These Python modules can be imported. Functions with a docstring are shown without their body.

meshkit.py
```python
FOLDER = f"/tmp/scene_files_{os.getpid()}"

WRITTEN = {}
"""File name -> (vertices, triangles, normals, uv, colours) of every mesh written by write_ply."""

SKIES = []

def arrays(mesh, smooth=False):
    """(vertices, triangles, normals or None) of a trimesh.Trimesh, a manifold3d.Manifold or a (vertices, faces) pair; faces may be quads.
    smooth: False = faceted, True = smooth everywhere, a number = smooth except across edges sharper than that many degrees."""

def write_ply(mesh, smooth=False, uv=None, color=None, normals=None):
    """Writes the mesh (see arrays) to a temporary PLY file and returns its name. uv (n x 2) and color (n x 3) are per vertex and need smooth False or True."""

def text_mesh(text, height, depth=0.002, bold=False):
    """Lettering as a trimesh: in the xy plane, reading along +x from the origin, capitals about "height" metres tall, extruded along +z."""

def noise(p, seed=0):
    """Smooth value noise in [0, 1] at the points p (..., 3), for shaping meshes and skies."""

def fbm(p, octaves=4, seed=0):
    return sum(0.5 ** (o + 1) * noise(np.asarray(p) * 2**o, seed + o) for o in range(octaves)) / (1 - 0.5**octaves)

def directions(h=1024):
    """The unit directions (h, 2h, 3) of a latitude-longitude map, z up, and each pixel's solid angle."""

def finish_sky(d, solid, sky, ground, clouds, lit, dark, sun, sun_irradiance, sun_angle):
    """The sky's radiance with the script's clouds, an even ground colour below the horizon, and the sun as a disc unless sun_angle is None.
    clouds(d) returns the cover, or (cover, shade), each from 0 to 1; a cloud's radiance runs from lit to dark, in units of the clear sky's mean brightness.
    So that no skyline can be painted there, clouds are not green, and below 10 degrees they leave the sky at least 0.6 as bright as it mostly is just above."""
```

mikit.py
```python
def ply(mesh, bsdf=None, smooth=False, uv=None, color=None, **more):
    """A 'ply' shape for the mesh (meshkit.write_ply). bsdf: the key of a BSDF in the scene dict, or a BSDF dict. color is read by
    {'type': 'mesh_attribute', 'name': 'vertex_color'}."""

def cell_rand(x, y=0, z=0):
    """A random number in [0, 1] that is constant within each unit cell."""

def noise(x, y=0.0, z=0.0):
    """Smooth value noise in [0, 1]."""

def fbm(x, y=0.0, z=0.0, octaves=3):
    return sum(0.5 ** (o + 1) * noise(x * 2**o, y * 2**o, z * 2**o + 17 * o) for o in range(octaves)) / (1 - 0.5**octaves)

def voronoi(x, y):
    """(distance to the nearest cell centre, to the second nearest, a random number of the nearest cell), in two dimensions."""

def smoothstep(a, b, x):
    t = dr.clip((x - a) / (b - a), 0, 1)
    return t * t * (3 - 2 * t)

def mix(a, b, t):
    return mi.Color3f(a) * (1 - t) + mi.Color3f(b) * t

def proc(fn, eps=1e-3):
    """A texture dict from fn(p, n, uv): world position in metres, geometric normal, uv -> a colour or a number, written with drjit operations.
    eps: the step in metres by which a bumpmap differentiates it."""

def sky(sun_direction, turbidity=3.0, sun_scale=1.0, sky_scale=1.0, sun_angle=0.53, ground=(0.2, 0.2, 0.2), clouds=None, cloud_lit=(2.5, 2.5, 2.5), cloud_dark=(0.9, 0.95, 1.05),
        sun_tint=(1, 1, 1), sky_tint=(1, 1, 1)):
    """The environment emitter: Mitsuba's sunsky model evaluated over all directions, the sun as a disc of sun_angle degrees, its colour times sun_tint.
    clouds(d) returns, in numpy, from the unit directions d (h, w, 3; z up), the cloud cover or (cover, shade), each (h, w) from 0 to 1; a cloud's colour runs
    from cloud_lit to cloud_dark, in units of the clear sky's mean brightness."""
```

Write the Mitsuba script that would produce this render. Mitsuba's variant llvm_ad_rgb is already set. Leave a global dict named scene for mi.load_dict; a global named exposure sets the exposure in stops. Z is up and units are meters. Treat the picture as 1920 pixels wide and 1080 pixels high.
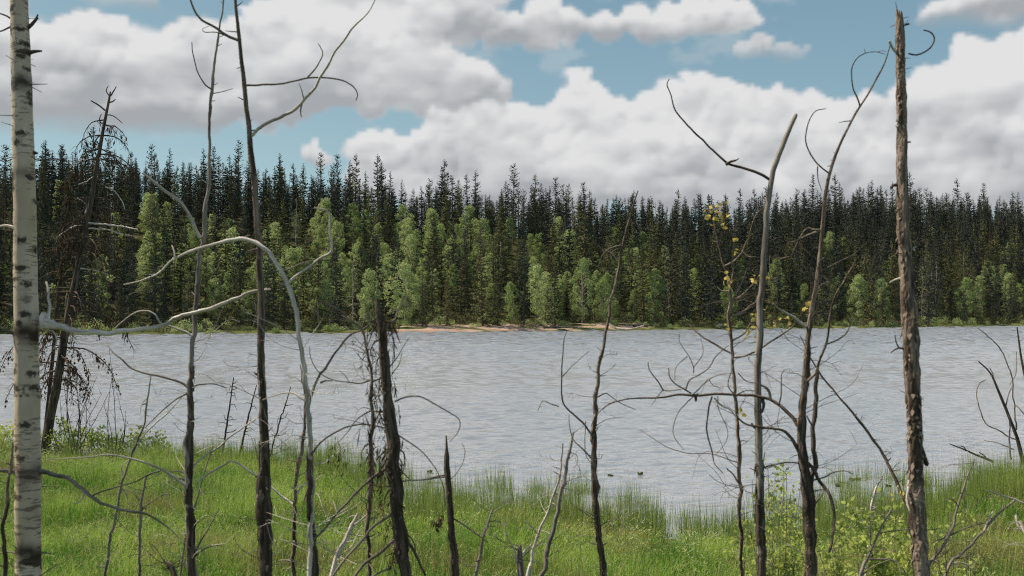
import math
import numpy as np, trimesh
import drjit as dr
import mitsuba as mi
import mikit, meshkit
from mikit import proc, noise, fbm, voronoi, cell_rand, smoothstep, mix

T = mi.ScalarTransform4f
scene, labels = {}, {}

# ------------------------------------------------------------------ camera, sky, exposure
F = 2059.0                                  # focal length in photo pixels (1920 wide)
EYE = np.array([0.0, 0.0, 4.0])             # 4 m above the lake, standing on the bank
PITCH = math.atan2(581 - 540, F)
FWD = np.array([0, math.cos(PITCH), math.sin(PITCH)])
UP = np.array([0, -math.sin(PITCH), math.cos(PITCH)])
scene['camera'] = {'type': 'thinlens', 'fov': math.degrees(2 * math.atan(960 / F)), 'fov_axis': 'x',
                   'to_world': T().look_at(origin=EYE.tolist(), target=(EYE + FWD).tolist(), up=[0, 0, 1]),
                   'aperture_radius': 0.0042, 'focus_distance': 90.0, 'near_clip': 0.1, 'far_clip': 6000.0}
exposure = 2.25
SUN_AZ, SUN_EL = math.radians(-76), math.radians(53)      # ahead and to the left, high
SUN = [math.sin(SUN_AZ) * math.cos(SUN_EL), math.cos(SUN_AZ) * math.cos(SUN_EL), math.sin(SUN_EL)]


def ang(px, py):
    """photo pixel -> (azimuth, elevation) in degrees; used to lay out the cumulus field seen over the ridge"""
    r = FWD + np.array([1, 0, 0]) * (px - 960) / F + UP * (540 - py) / F
    r /= np.linalg.norm(r)
    return math.degrees(math.atan2(r[0], r[1])), math.degrees(math.asin(r[2]))


# big puffs of each cumulus: (x, y, r); last number of the tuple list = y of its flat base
CLOUDS = [
    (266, [(40, 225, 70), (120, 235, 50), (220, 215, 60), (380, 200, 60), (470, 190, 50), (560, 170, 60), (-20, 60, 90), (90, 185, 85), (150, 120, 72), (215, 105, 66), (300, 130, 88), (380, 125, 78), (440, 110, 66), (300, 200, 55), (150, 215, 50), (20, 150, 90), (-80, 160, 100),
           (500, 90, 70), (540, 120, 80), (560, 40, 66), (620, 120, 82), (690, 100, 86), (640, 30, 86), (740, 40, 90), (770, 130, 80), (840, 155, 58), (890, 150, 42), (935, 172, 30), (700, 190, 34), (800, 185, 34)]),
    (104, [(800, 10, 80), (880, 40, 55), (950, 55, 42), (1010, 50, 46), (1080, 56, 38), (1140, 55, 34), (1195, 45, 32), (860, -40, 80)]),
    (90, [(1215, 55, 30), (1260, 44, 38), (1310, 40, 42), (1360, 38, 36), (1400, 28, 28)]),
    (120, [(1395, 98, 18), (1430, 92, 22), (1470, 98, 19), (1505, 98, 12)]),
    (420, [(700, 350, 50), (820, 360, 70), (960, 340, 80), (1100, 340, 80), (1240, 350, 80), (1380, 370, 70), (1520, 380, 70), (1660, 380, 70), (1800, 370, 80), (1940, 360, 90), (600, 290, 26), (690, 290, 40), (735, 285, 34), (790, 290, 42), (850, 258, 46), (905, 250, 50), (960, 255, 55), (1000, 275, 60), (1050, 220, 48), (1090, 185, 52), (1130, 225, 55), (1150, 280, 60),
           (1200, 235, 46), (1255, 215, 58), (1320, 205, 60), (1380, 215, 52), (1440, 215, 50), (1500, 232, 50), (1560, 240, 50), (1630, 240, 56), (1700, 225, 60), (1770, 195, 72), (1840, 170, 78), (1900, 150, 70),
           (1980, 150, 90), (1300, 290, 70), (1420, 300, 60), (1540, 310, 60), (1660, 310, 60), (1780, 300, 70), (1900, 290, 80), (2050, 220, 100), (880, 310, 40), (760, 330, 40)]),
    (86, [(1770, 38, 38), (1820, 32, 42), (1870, 20, 50), (1930, 25, 55), (2010, 10, 70)]),
    (30, [(30, -20, 60), (110, -25, 58), (190, -22, 48), (260, -12, 34), (-60, 0, 70)]),
]


def cloud_layer(d):
    """cumulus as heaps of puffs (fractal, from random numbers), lit from above left; the same kind of heaps fill the rest of the dome"""
    rng = np.random.default_rng(5)
    rows, cols = d.shape[:2]
    K = rows / 90.0                                   # texels per degree
    w1 = meshkit.fbm(np.concatenate([d[..., :2] * 30, d[..., 2:] * 42], -1), 4, 3) - 0.5
    w2 = meshkit.fbm(np.concatenate([d[..., :2] * 30, d[..., 2:] * 42], -1), 4, 11) - 0.5
    fine = meshkit.fbm(d * np.array([26, 26, 44]), 5, 21)
    depth = np.full((rows, cols), -1e3)
    lit = np.zeros((rows, cols))
    dens = np.zeros((rows, cols))
    L = np.array([-0.42, 0.80, 0.42])
    L = L / np.linalg.norm(L)

    def splat(az, el, r, z0, base, span, k=1.0):
        cy, rr = (90 - el) * K, r * K
        stretch = 1 / max(0.15, math.cos(math.radians(el)))
        cx = (90 - az) * K
        y0, y1 = int(cy - rr * 1.5 - 6), int(cy + rr * 1.5 + 7)
        x0, x1 = int(cx - rr * 1.5 * stretch - 6), int(cx + rr * 1.5 * stretch + 7)
        y0, y1 = max(0, y0), min(rows, y1)
        if y1 <= y0:
            return
        ys = np.arange(y0, y1)
        xs = np.arange(x0, x1) % cols
        ix = np.ix_(ys, xs)
        a = (90 - (np.arange(x0, x1) + 0.5) / K) * 1.0
        e = 90 - (ys + 0.5) / K
        dx = (a[None] - az) / stretch + w1[ix] * (1.1 + 0.8 * r)
        dy = (e[:, None] - el) + w2[ix] * (1.1 + 0.8 * r)
        q = (dx * dx + dy * dy) / (r * r)
        h = np.sqrt(np.clip(1 - q, 0, 1)) * r
        n = np.stack([dx / r, dy / r, np.sqrt(np.clip(1 - q, 0, 1))], -1)
        s = n @ L
        # flat, shaded underside
        low = np.clip((e[:, None] + w2[ix] * 2.2 + w1[ix] * 0.8 - base) / span, 0, 1) ** 1.3
        s = 0.62 * s + 0.80 * (low - 0.55)
        top = z0 + h
        cov = np.clip((1.12 - q) * 2.8 * k, 0, 1) * np.clip((e[:, None] + w2[ix] * 1.4 - base + 0.55) / 1.3, 0, 1)
        m = np.clip((top - depth[ix]) / (0.35 * r + 0.05) + 0.5, 0, 1) * np.clip((1.0 - q) * 3, 0, 1)
        lit[ix] = lit[ix] * (1 - m) + s * m
        depth[ix] = np.where(m > 0.5, np.maximum(depth[ix], top), depth[ix])
        dens[ix] = np.maximum(dens[ix], cov)

    def heap(big, base):
        out = []
        span = max(1.6, np.percentile([el + r for _, el, r in big], 85) - base)
        for az, el, r in big:
            out.append((az, el, r, rng.uniform(-0.3, 0.3) * r))
            for _ in range(9):
                th = rng.uniform(-0.35, math.pi + 0.35)
                r1 = r * rng.uniform(0.28, 0.55)
                p = (az + math.cos(th) * r * rng.uniform(.4, .9), el + math.sin(th) * r * rng.uniform(.4, .85), r1, rng.uniform(0.1, 0.8) * r)
                out.append(p)
                for _ in range(2):
                    t2 = rng.uniform(-0.3, math.pi + 0.3)
                    r2 = r1 * rng.uniform(0.35, 0.55)
                    if r2 > 0.3:
                        out.append((p[0] + math.cos(t2) * r1 * .8, p[1] + math.sin(t2) * r1 * .8, r2, p[3] + rng.uniform(0, .7) * r1))
        for az, el, r, z in sorted(out, key=lambda p: p[3]):
            splat(az, el, r, z, base, span)

    # the rest of the sky: heaps at random bearings
    for _ in range(46):
        az, el = rng.uniform(38, 322), rng.uniform(3, 60)
        size = rng.uniform(2.5, 6.0) * (0.5 + el / 40)
        heap([(az + rng.normal(0, size * 1.3), el + rng.uniform(0, size * .5), size * rng.uniform(.45, .9)) for _ in range(6)], el - size * 0.35)
    for _ in range(9):
        az, el = rng.uniform(-38, 38), rng.uniform(27, 62)
        size = rng.uniform(3.5, 6.5)
        heap([(az + rng.normal(0, size * 1.3), el + rng.uniform(0, size * .5), size * rng.uniform(.45, .9)) for _ in range(6)], el - size * 0.35)
    for base, big in CLOUDS:
        pts = []
        for x, y, r in big:
            a, e = ang(x, y)
            pts.append((a, e, r * 0.0278))
        heap(pts, ang(960, base)[1])
    from scipy.ndimage import gaussian_filter
    lit = 0.72 * gaussian_filter(lit, 0.6) + 0.28 * gaussian_filter(lit, 4.0)
    dens = 0.85 * gaussian_filter(dens, 0.5) + 0.15 * gaussian_filter(dens, 3.0)
    # broken soft grey under-layer inside the clouds
    cover = np.clip(dens * 1.25 - (0.62 - fine) * 0.75 * (1 - dens) - 0.08, 0, 1)
    wisps = np.clip((fine - 0.60) * 3.0, 0, 0.25)
    cover = np.clip(np.maximum(cover, wisps), 0, 1) ** 1.1
    streak = meshkit.fbm(d * np.array([9, 9, 70]), 4, 40)
    broad = meshkit.fbm(np.concatenate([d[..., :2] * 11, d[..., 2:] * 20], -1) + 3, 4, 51)
    shade = 0.54 - lit * 0.95 + (0.5 - fine) * 1.1 + (broad - 0.5) * 1.1 + (streak - 0.5) * 0.7
    up = np.vstack([np.repeat(dens[:1], 4, 0), dens[:-4]])           # sunlit rims above, dim rims below
    dn = np.vstack([dens[4:], np.repeat(dens[-1:], 4, 0)])
    shade = shade - 0.55 * gaussian_filter(np.clip(dens - up, 0, 1), 0.9) + 0.35 * gaussian_filter(np.clip(dens - dn, 0, 1), 1.5)
    return cover, np.clip(shade, 0, 1)


scene['sky'] = mikit.sky(SUN, turbidity=3.0, sky_scale=0.75, clouds=cloud_layer, cloud_lit=(2.74, 2.74, 2.75), cloud_dark=(1.38, 1.45, 1.53), sky_tint=(0.97, 0.945, 0.71), sun_tint=(1.0, 0.98, 0.955))


def at(px, py, Y):
    r = FWD + np.array([1.0, 0, 0]) * (px - 960) / F + UP * (540 - py) / F
    return EYE + r * (Y / r[1])


# ------------------------------------------------------------------ lie of the land
def shore(x):
    """y of the far shoreline"""
    return 199 + 0.46 * x + 0.0009 * x * x


NEAR = np.array([[-60, 33], [-30, 32], [-14.5, 28.8], [-9.8, 29.0], [-5.2, 27.6], [-3.3, 24.8], [-2.1, 21.0], [-0.7, 20.6], [1.5, 20.2], [2.75, 19.3], [3.45, 18.2], [4.3, 18.0], [5.7, 19.3], [7.1, 20.6], [8.6, 22.0], [11.3, 24.0], [20, 26], [40, 28], [60, 30]], float)


def near_edge(x):
    return np.interp(x, NEAR[:, 0], NEAR[:, 1])


def sstep(a, b, x):
    t = np.clip((x - a) / (b - a), 0, 1)
    return t * t * (3 - 2 * t)


def height(x, y):
    x, y = np.asarray(x, float), np.asarray(y, float)
    p = np.stack([x, y, x * 0], -1)
    s = (y - shore(x)) * 0.9 + (meshkit.fbm(p * 0.12, 3, 2) - 0.5) * 3
    far = np.where(s < 0, np.maximum(-1.6, s * 0.14), 0.45 * sstep(0, 1.6, s) + 0.02 * np.clip(s, 0, 20))
    ridge = 23.8 + 6.0 * np.clip(-(x + 20) / 70, 0, 1) + 9.5 * np.clip((x - 60) / 90, 0, 1)
    beach = sstep(-23, -17, x) * (1 - sstep(24, 29, x))
    far = far + 0.6 * beach * sstep(0.5, 8, s) + ridge * sstep(4, 128, s) + (meshkit.fbm(p * 0.03, 3, 8) - 0.5) * 7 * sstep(15, 70, s)
    t = near_edge(x) - y + (meshkit.fbm(p * 0.6, 3, 5) - 0.5) * 0.8
    near = np.interp(y, [-40, -6, 0, 5, 8, 11, 14, 20], [3.0, 2.5, 2.4, 1.7, 1.1, 0.6, 0.3, 0.17]) + (meshkit.fbm(p * 0.9, 3, 6) - 0.5) * 0.14
    near = np.where(t > 0, near * sstep(-0.6, 2.5, t) - 0.02, np.maximum(-1.6, 0.16 * t - 0.02))
    w = sstep(50, 80, y)
    return near * (1 - w) + far * w


def axis(*spans):
    return np.unique(np.concatenate([np.arange(a, b, s) for a, b, s in spans]))


def sheet(xs, ys, fz):
    X, Y = np.meshgrid(xs, ys)
    Z = fz(X, Y)
    n, m = len(ys), len(xs)
    i, j = np.meshgrid(np.arange(n - 1), np.arange(m - 1), indexing='ij')
    a = (i * m + j).ravel()
    f = np.vstack([np.stack([a, a + 1, a + m + 1], 1), np.stack([a, a + m + 1, a + m], 1)])
    return np.stack([X, Y, Z], -1).reshape(-1, 3), f


# ------------------------------------------------------------------ materials
def C(*c):
    return mi.Color3f(*c)


def pr(fn, rough=0.8, spec=0.3, bump=None, scale=1.0, two=False, eps=2e-3):
    b = {'type': 'principled', 'base_color': proc(fn), 'roughness': rough, 'specular': spec}
    if bump is not None:
        b = {'type': 'bumpmap', 'arbitrary': proc(bump, eps), 'scale': scale, 'bsdf': b}
    return {'type': 'twosided', 'bsdf': b}


def ground_color(p, n, uv):
    big = fbm(p.x * 0.35, p.y * 0.35, 0, 3)
    small = fbm(p.x * 6, p.y * 6, 3, 3)
    soil = mix((0.030, 0.028, 0.016), (0.075, 0.068, 0.038), small)
    moss = mix((0.028, 0.042, 0.012), (0.06, 0.085, 0.025), small)
    near = mix(soil, moss, smoothstep(0.35, 0.6, big))
    s = (p.y - (199 + 0.46 * p.x + 0.0009 * p.x * p.x)) * 0.9
    floor_ = mix((0.030, 0.032, 0.016), (0.055, 0.060, 0.026), fbm(p.x * 0.4, p.y * 0.4, 1, 3))
    turf = mix((0.045, 0.062, 0.022), (0.09, 0.11, 0.040), fbm(p.x * 0.5, p.y * 0.7, 7, 3))
    sand = mix((0.17, 0.12, 0.098), (0.37, 0.295, 0.25), fbm(p.x * 0.3, p.y * 0.9, 4, 4))
    bx = smoothstep(-22, -19, p.x) * (1 - smoothstep(25, 28, p.x)) * smoothstep(0.36, 0.46, fbm(p.x * 0.16, p.y * 0.25, 9, 3))
    edge = smoothstep(4 + 4 * bx, 7 + 4 * bx, s + 5 * (fbm(p.x * 0.25, p.y * 0.25, 2, 3) - 0.5))
    far = mix(mix(turf, sand, bx), floor_, edge)
    far = mix(C(0.035, 0.032, 0.026), far, smoothstep(-0.4, 0.5, s))
    return mix(near, far, smoothstep(60, 80, p.y))


scene['ground_mat'] = pr(ground_color, 0.95, 0.1)
scene['water_mat'] = {'type': 'blendbsdf', 'weight': 0.5, 'choppy': {'type': 'principled', 'base_color': {'type': 'rgb', 'value': [0.165, 0.190, 0.228]}, 'roughness': 0.26, 'specular': 0.95},
                      'glassy': {'type': 'principled', 'base_color': {'type': 'rgb', 'value': [0.165, 0.190, 0.228]}, 'roughness': 0.11, 'specular': 0.95}}


def aspen_bark(p, n, uv):
    u, v = uv.x, uv.y
    base = mix((0.33, 0.29, 0.235), (0.56, 0.52, 0.46), fbm(u * 9, v * 5, 2, 4))
    base = mix(base, C(0.40, 0.34, 0.21), 0.40 * smoothstep(0.5, 0.75, fbm(u * 5, v * 1.3, 9, 3)))
    fl = fbm(u * 14, v * 95, 5, 3)                                   # fine lenticels, across the trunk
    base = mix(base, C(0.13, 0.105, 0.085), 0.8 * smoothstep(0.57, 0.66, fl) * smoothstep(0.32, 0.5, fbm(u * 8, v * 9, 3, 2)))
    d1, d2, r = voronoi(u * 5.5 + 3, v * 9.5)                        # dark lens-shaped scars
    sc = (1 - smoothstep(0.10, 0.30, d1 + 0.18 * (fbm(u * 60, v * 60, 1, 3) - 0.5) * 2)) * smoothstep(0.42, 0.5, r)
    base = mix(base, C(0.035, 0.028, 0.024), 0.93 * sc)
    for z0, w0, k0 in ((3.84, 0.075, 1.0), (2.90, 0.05, 0.75), (2.36, 0.06, 0.95), (5.58, 0.05, 0.9), (4.95, 0.03, 0.5)):   # black collars at the limb scars
        e = (p.z - z0 + 0.10 * (fbm(u * 11, v * 6, z0, 3) - 0.5)) / w0
        base = mix(base, C(0.040, 0.032, 0.027), k0 * dr.exp(-e * e) * smoothstep(0.25, 0.6, fbm(u * 30, v * 26, z0, 3) + 0.18))
    band = smoothstep(0.69, 0.75, fbm(u * 1.5, v * 7, 12, 3) + 0.08 * fbm(u * 50, v * 40, 8, 2))
    return mix(base, C(0.03, 0.025, 0.02), 0.9 * band)


def streak_bark(dark, light, seed, fl=0.5):
    def fn(p, n, uv):
        u, v = uv.x, uv.y
        t = fbm(u * 90 + seed, v * 7, seed, 4)
        c = mix(dark, light, smoothstep(0.3, 0.7, t))
        k = smoothstep(0.52, 0.68, fbm(u * 22, v * 3.2, seed + 4, 3))
        c = mix(c, C(*[x * 0.35 for x in dark]), k * fl)
        return mix(c, C(*[min(0.75, x * 1.35) for x in light]), 0.5 * smoothstep(0.60, 0.72, fbm(u * 14 + 9, v * 2.1, seed + 8, 3)))
    return fn


def rough_bump(p, n, uv):
    return fbm(uv.x * 110, uv.y * 16, 1, 3)


def scaly_bump(p, n, uv):
    d1, d2, r = voronoi(uv.x * 45, uv.y * 17)
    return 0.6 * smoothstep(0.05, 0.35, d2 - d1) + 0.5 * fbm(uv.x * 120, uv.y * 60, 2, 3)


scene['aspen_bark_mat'] = pr(aspen_bark, 0.8, 0.2, rough_bump, 0.0012)
scene['silver_wood_mat'] = pr(streak_bark((0.31, 0.295, 0.275), (0.60, 0.585, 0.56), 3, 0.25), 0.75, 0.25, rough_bump, 0.0008)
scene['grey_wood_mat'] = pr(streak_bark((0.095, 0.088, 0.082), (0.23, 0.218, 0.205), 5, 0.5), 0.8, 0.2, rough_bump, 0.001)
scene['brown_wood_mat'] = pr(streak_bark((0.075, 0.060, 0.050), (0.235, 0.200, 0.172), 7, 0.8), 0.85, 0.2, scaly_bump, 0.006)
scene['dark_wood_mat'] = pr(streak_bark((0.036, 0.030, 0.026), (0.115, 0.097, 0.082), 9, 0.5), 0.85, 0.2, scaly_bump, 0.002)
scene['lichen_mat'] = {'type': 'twosided', 'bsdf': {'type': 'diffuse', 'reflectance': {'type': 'rgb', 'value': [0.062, 0.050, 0.038]}}}
scene['rust_needle_mat'] = {'type': 'twosided', 'bsdf': {'type': 'diffuse', 'reflectance': {'type': 'rgb', 'value': [0.11, 0.062, 0.036]}}}


def needle_color(a, b, seed):
    def fn(p, n, uv):
        t = 0.65 * fbm(p.x * 0.16, p.y * 0.16, seed, 2) + 0.35 * fbm(p.x * 1.7, p.y * 1.7, p.z * 1.7, 2)
        return mix(a, b, smoothstep(0.3, 0.72, t))
    return fn


def leaf_mat(fn, trans, rough=0.6):
    return {'type': 'principledthin', 'base_color': proc(fn), 'roughness': rough, 'diff_trans': trans, 'eta': 1.3}


scene['spruce_needle_mat'] = {'type': 'twosided', 'bsdf': {'type': 'diffuse', 'reflectance': proc(needle_color((0.046, 0.059, 0.034), (0.150, 0.160, 0.082), 3))}}
scene['dark_needle_mat'] = {'type': 'twosided', 'bsdf': {'type': 'diffuse', 'reflectance': proc(needle_color((0.031, 0.042, 0.039), (0.080, 0.094, 0.076), 8))}}
scene['aspen_leaf_mat'] = leaf_mat(needle_color((0.21, 0.30, 0.115), (0.41, 0.50, 0.25), 5), 1.0)
scene['shrub_leaf_mat'] = leaf_mat(needle_color((0.27, 0.37, 0.10), (0.50, 0.58, 0.18), 6), 0.8)
scene['yellow_leaf_mat'] = leaf_mat(needle_color((0.50, 0.43, 0.10), (0.66, 0.56, 0.30), 6), 0.7)
scene['grass_mat'] = leaf_mat(lambda p, n, uv: mix(mix(mix((0.078, 0.205, 0.028), (0.265, 0.41, 0.088), smoothstep(0.3, 0.7, fbm(p.x * 0.9, p.y * 0.9, 2, 4))), (0.46, 0.52, 0.22), 0.75 * smoothstep(0.66, 0.78, noise(p.x * 27, p.y * 27, 4))), (0.33, 0.27, 0.14), 0.5 * smoothstep(0.58, 0.72, fbm(p.x * 0.6, p.y * 0.6, 9, 3))), 0.8)
scene['reed_mat'] = leaf_mat(lambda p, n, uv: mix((0.13, 0.215, 0.055), (0.27, 0.34, 0.11), noise(p.x * 9, p.y * 9, 2)), 0.8)
scene['straw_mat'] = {'type': 'twosided', 'bsdf': {'type': 'diffuse', 'reflectance': {'type': 'rgb', 'value': [0.33, 0.28, 0.19]}}}
scene['far_trunk_mat'] = {'type': 'diffuse', 'reflectance': {'type': 'rgb', 'value': [0.10, 0.085, 0.07]}}
scene['pale_trunk_mat'] = {'type': 'diffuse', 'reflectance': {'type': 'rgb', 'value': [0.30, 0.285, 0.25]}}
scene['pad_mat'] = {'type': 'twosided', 'bsdf': {'type': 'principled', 'base_color': {'type': 'rgb', 'value': [0.05, 0.06, 0.02]}, 'roughness': 0.5}}


# ------------------------------------------------------------------ mesh helpers
class Bag:
    """triangles collected for ONE mesh"""
    def __init__(self):
        self.v, self.f, self.uv, self.n = [], [], [], 0

    def add(self, v, f, uv=None):
        v = np.asarray(v, float)
        self.v.append(v); self.f.append(np.asarray(f, int) + self.n)
        self.uv.append(np.zeros((len(v), 2)) if uv is None else uv)
        self.n += len(v)

    def kites(self, p, a, b):
        """rhombus leaves: centre-line from p to p + a, half width vector b; all (n, 3)"""
        n = len(p)
        v = np.stack([p, p + a * 0.45 + b, p + a, p + a * 0.45 - b], 1).reshape(-1, 3)
        i = np.arange(n)[:, None] * 4
        self.add(v, np.vstack([i + [[0, 1, 2]], i + [[0, 2, 3]]]))

    def ply(self, mat, smooth=False):
        v, f = np.vstack(self.v), np.vstack(self.f)
        return mikit.ply(trimesh.Trimesh(v, f, process=False), mat, smooth=smooth, uv=np.vstack(self.uv))


def put(key, bag, mat, smooth=True):
    k, i = key, 1
    while k in scene:
        k = f'{key}_{i:03d}'; i += 1
    scene[k] = bag.ply(mat, smooth)
    return k


def spline(P, step):
    """Catmull-Rom through the rows of P (any columns), resampled about every STEP metres of the first three"""
    P = np.asarray(P, float)
    if len(P) == 2:
        P = np.vstack([P[0], (P[0] + P[1]) / 2, P[1]])
    E = np.vstack([2 * P[0] - P[1], P, 2 * P[-1] - P[-2]])
    out = []
    for i in range(1, len(E) - 2):
        n = max(2, int(np.linalg.norm(E[i + 1, :3] - E[i, :3]) / step))
        t = (np.arange(n) / n)[:, None]
        a, b, c, d = E[i - 1], E[i], E[i + 1], E[i + 2]
        out.append(0.5 * (2 * b + (c - a) * t + (2 * a - 5 * b + 4 * c - d) * t ** 2 + (3 * b - a - 3 * c + d) * t ** 3))
    out.append(P[-1:])
    return np.vstack(out)


def tube(bag, P, R, sides=7, knob=0.0, seed=0, jag=0.0, v0=0.0, freq=14.0):
    """tapered limb along P with radii R; knob roughens the surface, jag splinters the end"""
    P, R = np.asarray(P, float), np.asarray(R, float)
    n = len(P)
    t = np.gradient(P, axis=0)
    t /= np.linalg.norm(t, axis=1, keepdims=True) + 1e-12
    ref = np.array([0, 1.0, 0.15])                     # seam at the far side
    a = ref - t * (t @ ref)[:, None]
    bad = np.linalg.norm(a, axis=1) < 0.2
    a[bad] = np.array([1.0, 0, 0]) - t[bad] * t[bad, :1]
    a /= np.linalg.norm(a, axis=1, keepdims=True)
    b = np.cross(t, a)
    th = np.arange(sides + 1) * 2 * np.pi / sides
    length = v0 + np.concatenate([[0], np.cumsum(np.linalg.norm(np.diff(P, axis=0), axis=1))])
    ring = np.cos(th)[None, :, None] * a[:, None] + np.sin(th)[None, :, None] * b[:, None]
    RR = np.repeat(R[:, None], sides + 1, 1)
    if knob and n > 4:
        rk = np.random.default_rng(seed + 991)
        R0 = R.mean()
        s_ = length - v0
        P = P + (meshkit.fbm(np.stack([s_ * 8, s_ * 0 + seed, s_ * 0], 1)[:, None] + np.array([[0, 0, 0], [0, 7.3, 0], [0, 0, 3.1]]), 3, seed) - 0.47) * R[:, None] * (3.0 if R.mean() < .02 else 0.8 if R.mean() < .034 else 0.12)
        for c in rk.uniform(0, s_[-1], int(s_[-1] * 5 + 1)):
            R = R * (1 + rk.uniform(0.1, 0.45) * min(1, knob * 8) * (1 if R0 < .02 else .3 if R0 < .034 else .14) * np.exp(-((s_ - c) / (R0 * rk.uniform(0.6, 1.3))) ** 2))
        RR = np.repeat(R[:, None], sides + 1, 1)
    if knob:
        q = P[:, None] * freq * np.array([1, 1, 0.45]) + ring * 1.7 + seed * 3.1
        RR = RR * (1 + knob * 2.4 * (meshkit.fbm(q, 3, seed) - 0.5))
    V = P[:, None] + ring * RR[..., None]
    if jag:
        rng = np.random.default_rng(seed + 77)
        sp = rng.uniform(0, jag, sides); sp = np.append(sp, sp[0])
        V[-1] += t[-1] * sp[:, None]
    uv = np.stack([np.broadcast_to(th / (2 * np.pi), (n, sides + 1)) * (2 * np.pi * R.mean()), np.broadcast_to(length[:, None], (n, sides + 1))], -1)
    i, j = np.meshgrid(np.arange(n - 1), np.arange(sides), indexing='ij')
    w = sides + 1
    q0 = (i * w + j).ravel()
    f = np.vstack([np.stack([q0, q0 + 1, q0 + w + 1], 1), np.stack([q0, q0 + w + 1, q0 + w], 1)])
    V = np.vstack([V.reshape(-1, 3), P[-1:] - (t[-1:] * R[-1] * 0.3 if jag else -t[-1:] * R[-1])])
    uv = np.vstack([uv.reshape(-1, 2), uv[-1, :1]])
    j = np.arange(sides)
    cap = np.stack([(n - 1) * w + j, (n - 1) * w + j + 1, np.full(sides, n * w)], 1)
    bag.add(V, np.vstack([f, cap]), uv)


RNG = np.random.default_rng(12)


def limb_points(pts, Y, drift=0.0, start_drift=0.0):
    """photo-traced centre line -> (x, y, z, radius); the limb runs away in depth by DRIFT metres along its length"""
    n = len(pts)
    out = []
    for i, (px, py, w) in enumerate(pts):
        y = Y + start_drift + drift * (i / max(1, n - 1)) ** 1.2
        out.append([*at(px, py, y), max(0.0014, 0.41 * w * y / F)])
    return np.array(out)


def widths(pts, w0, w1):
    n = len(pts)
    return [(p[0], p[1], p[2] if len(p) > 2 else w0 + (w1 - w0) * i / max(1, n - 1)) for i, p in enumerate(pts)]


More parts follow.
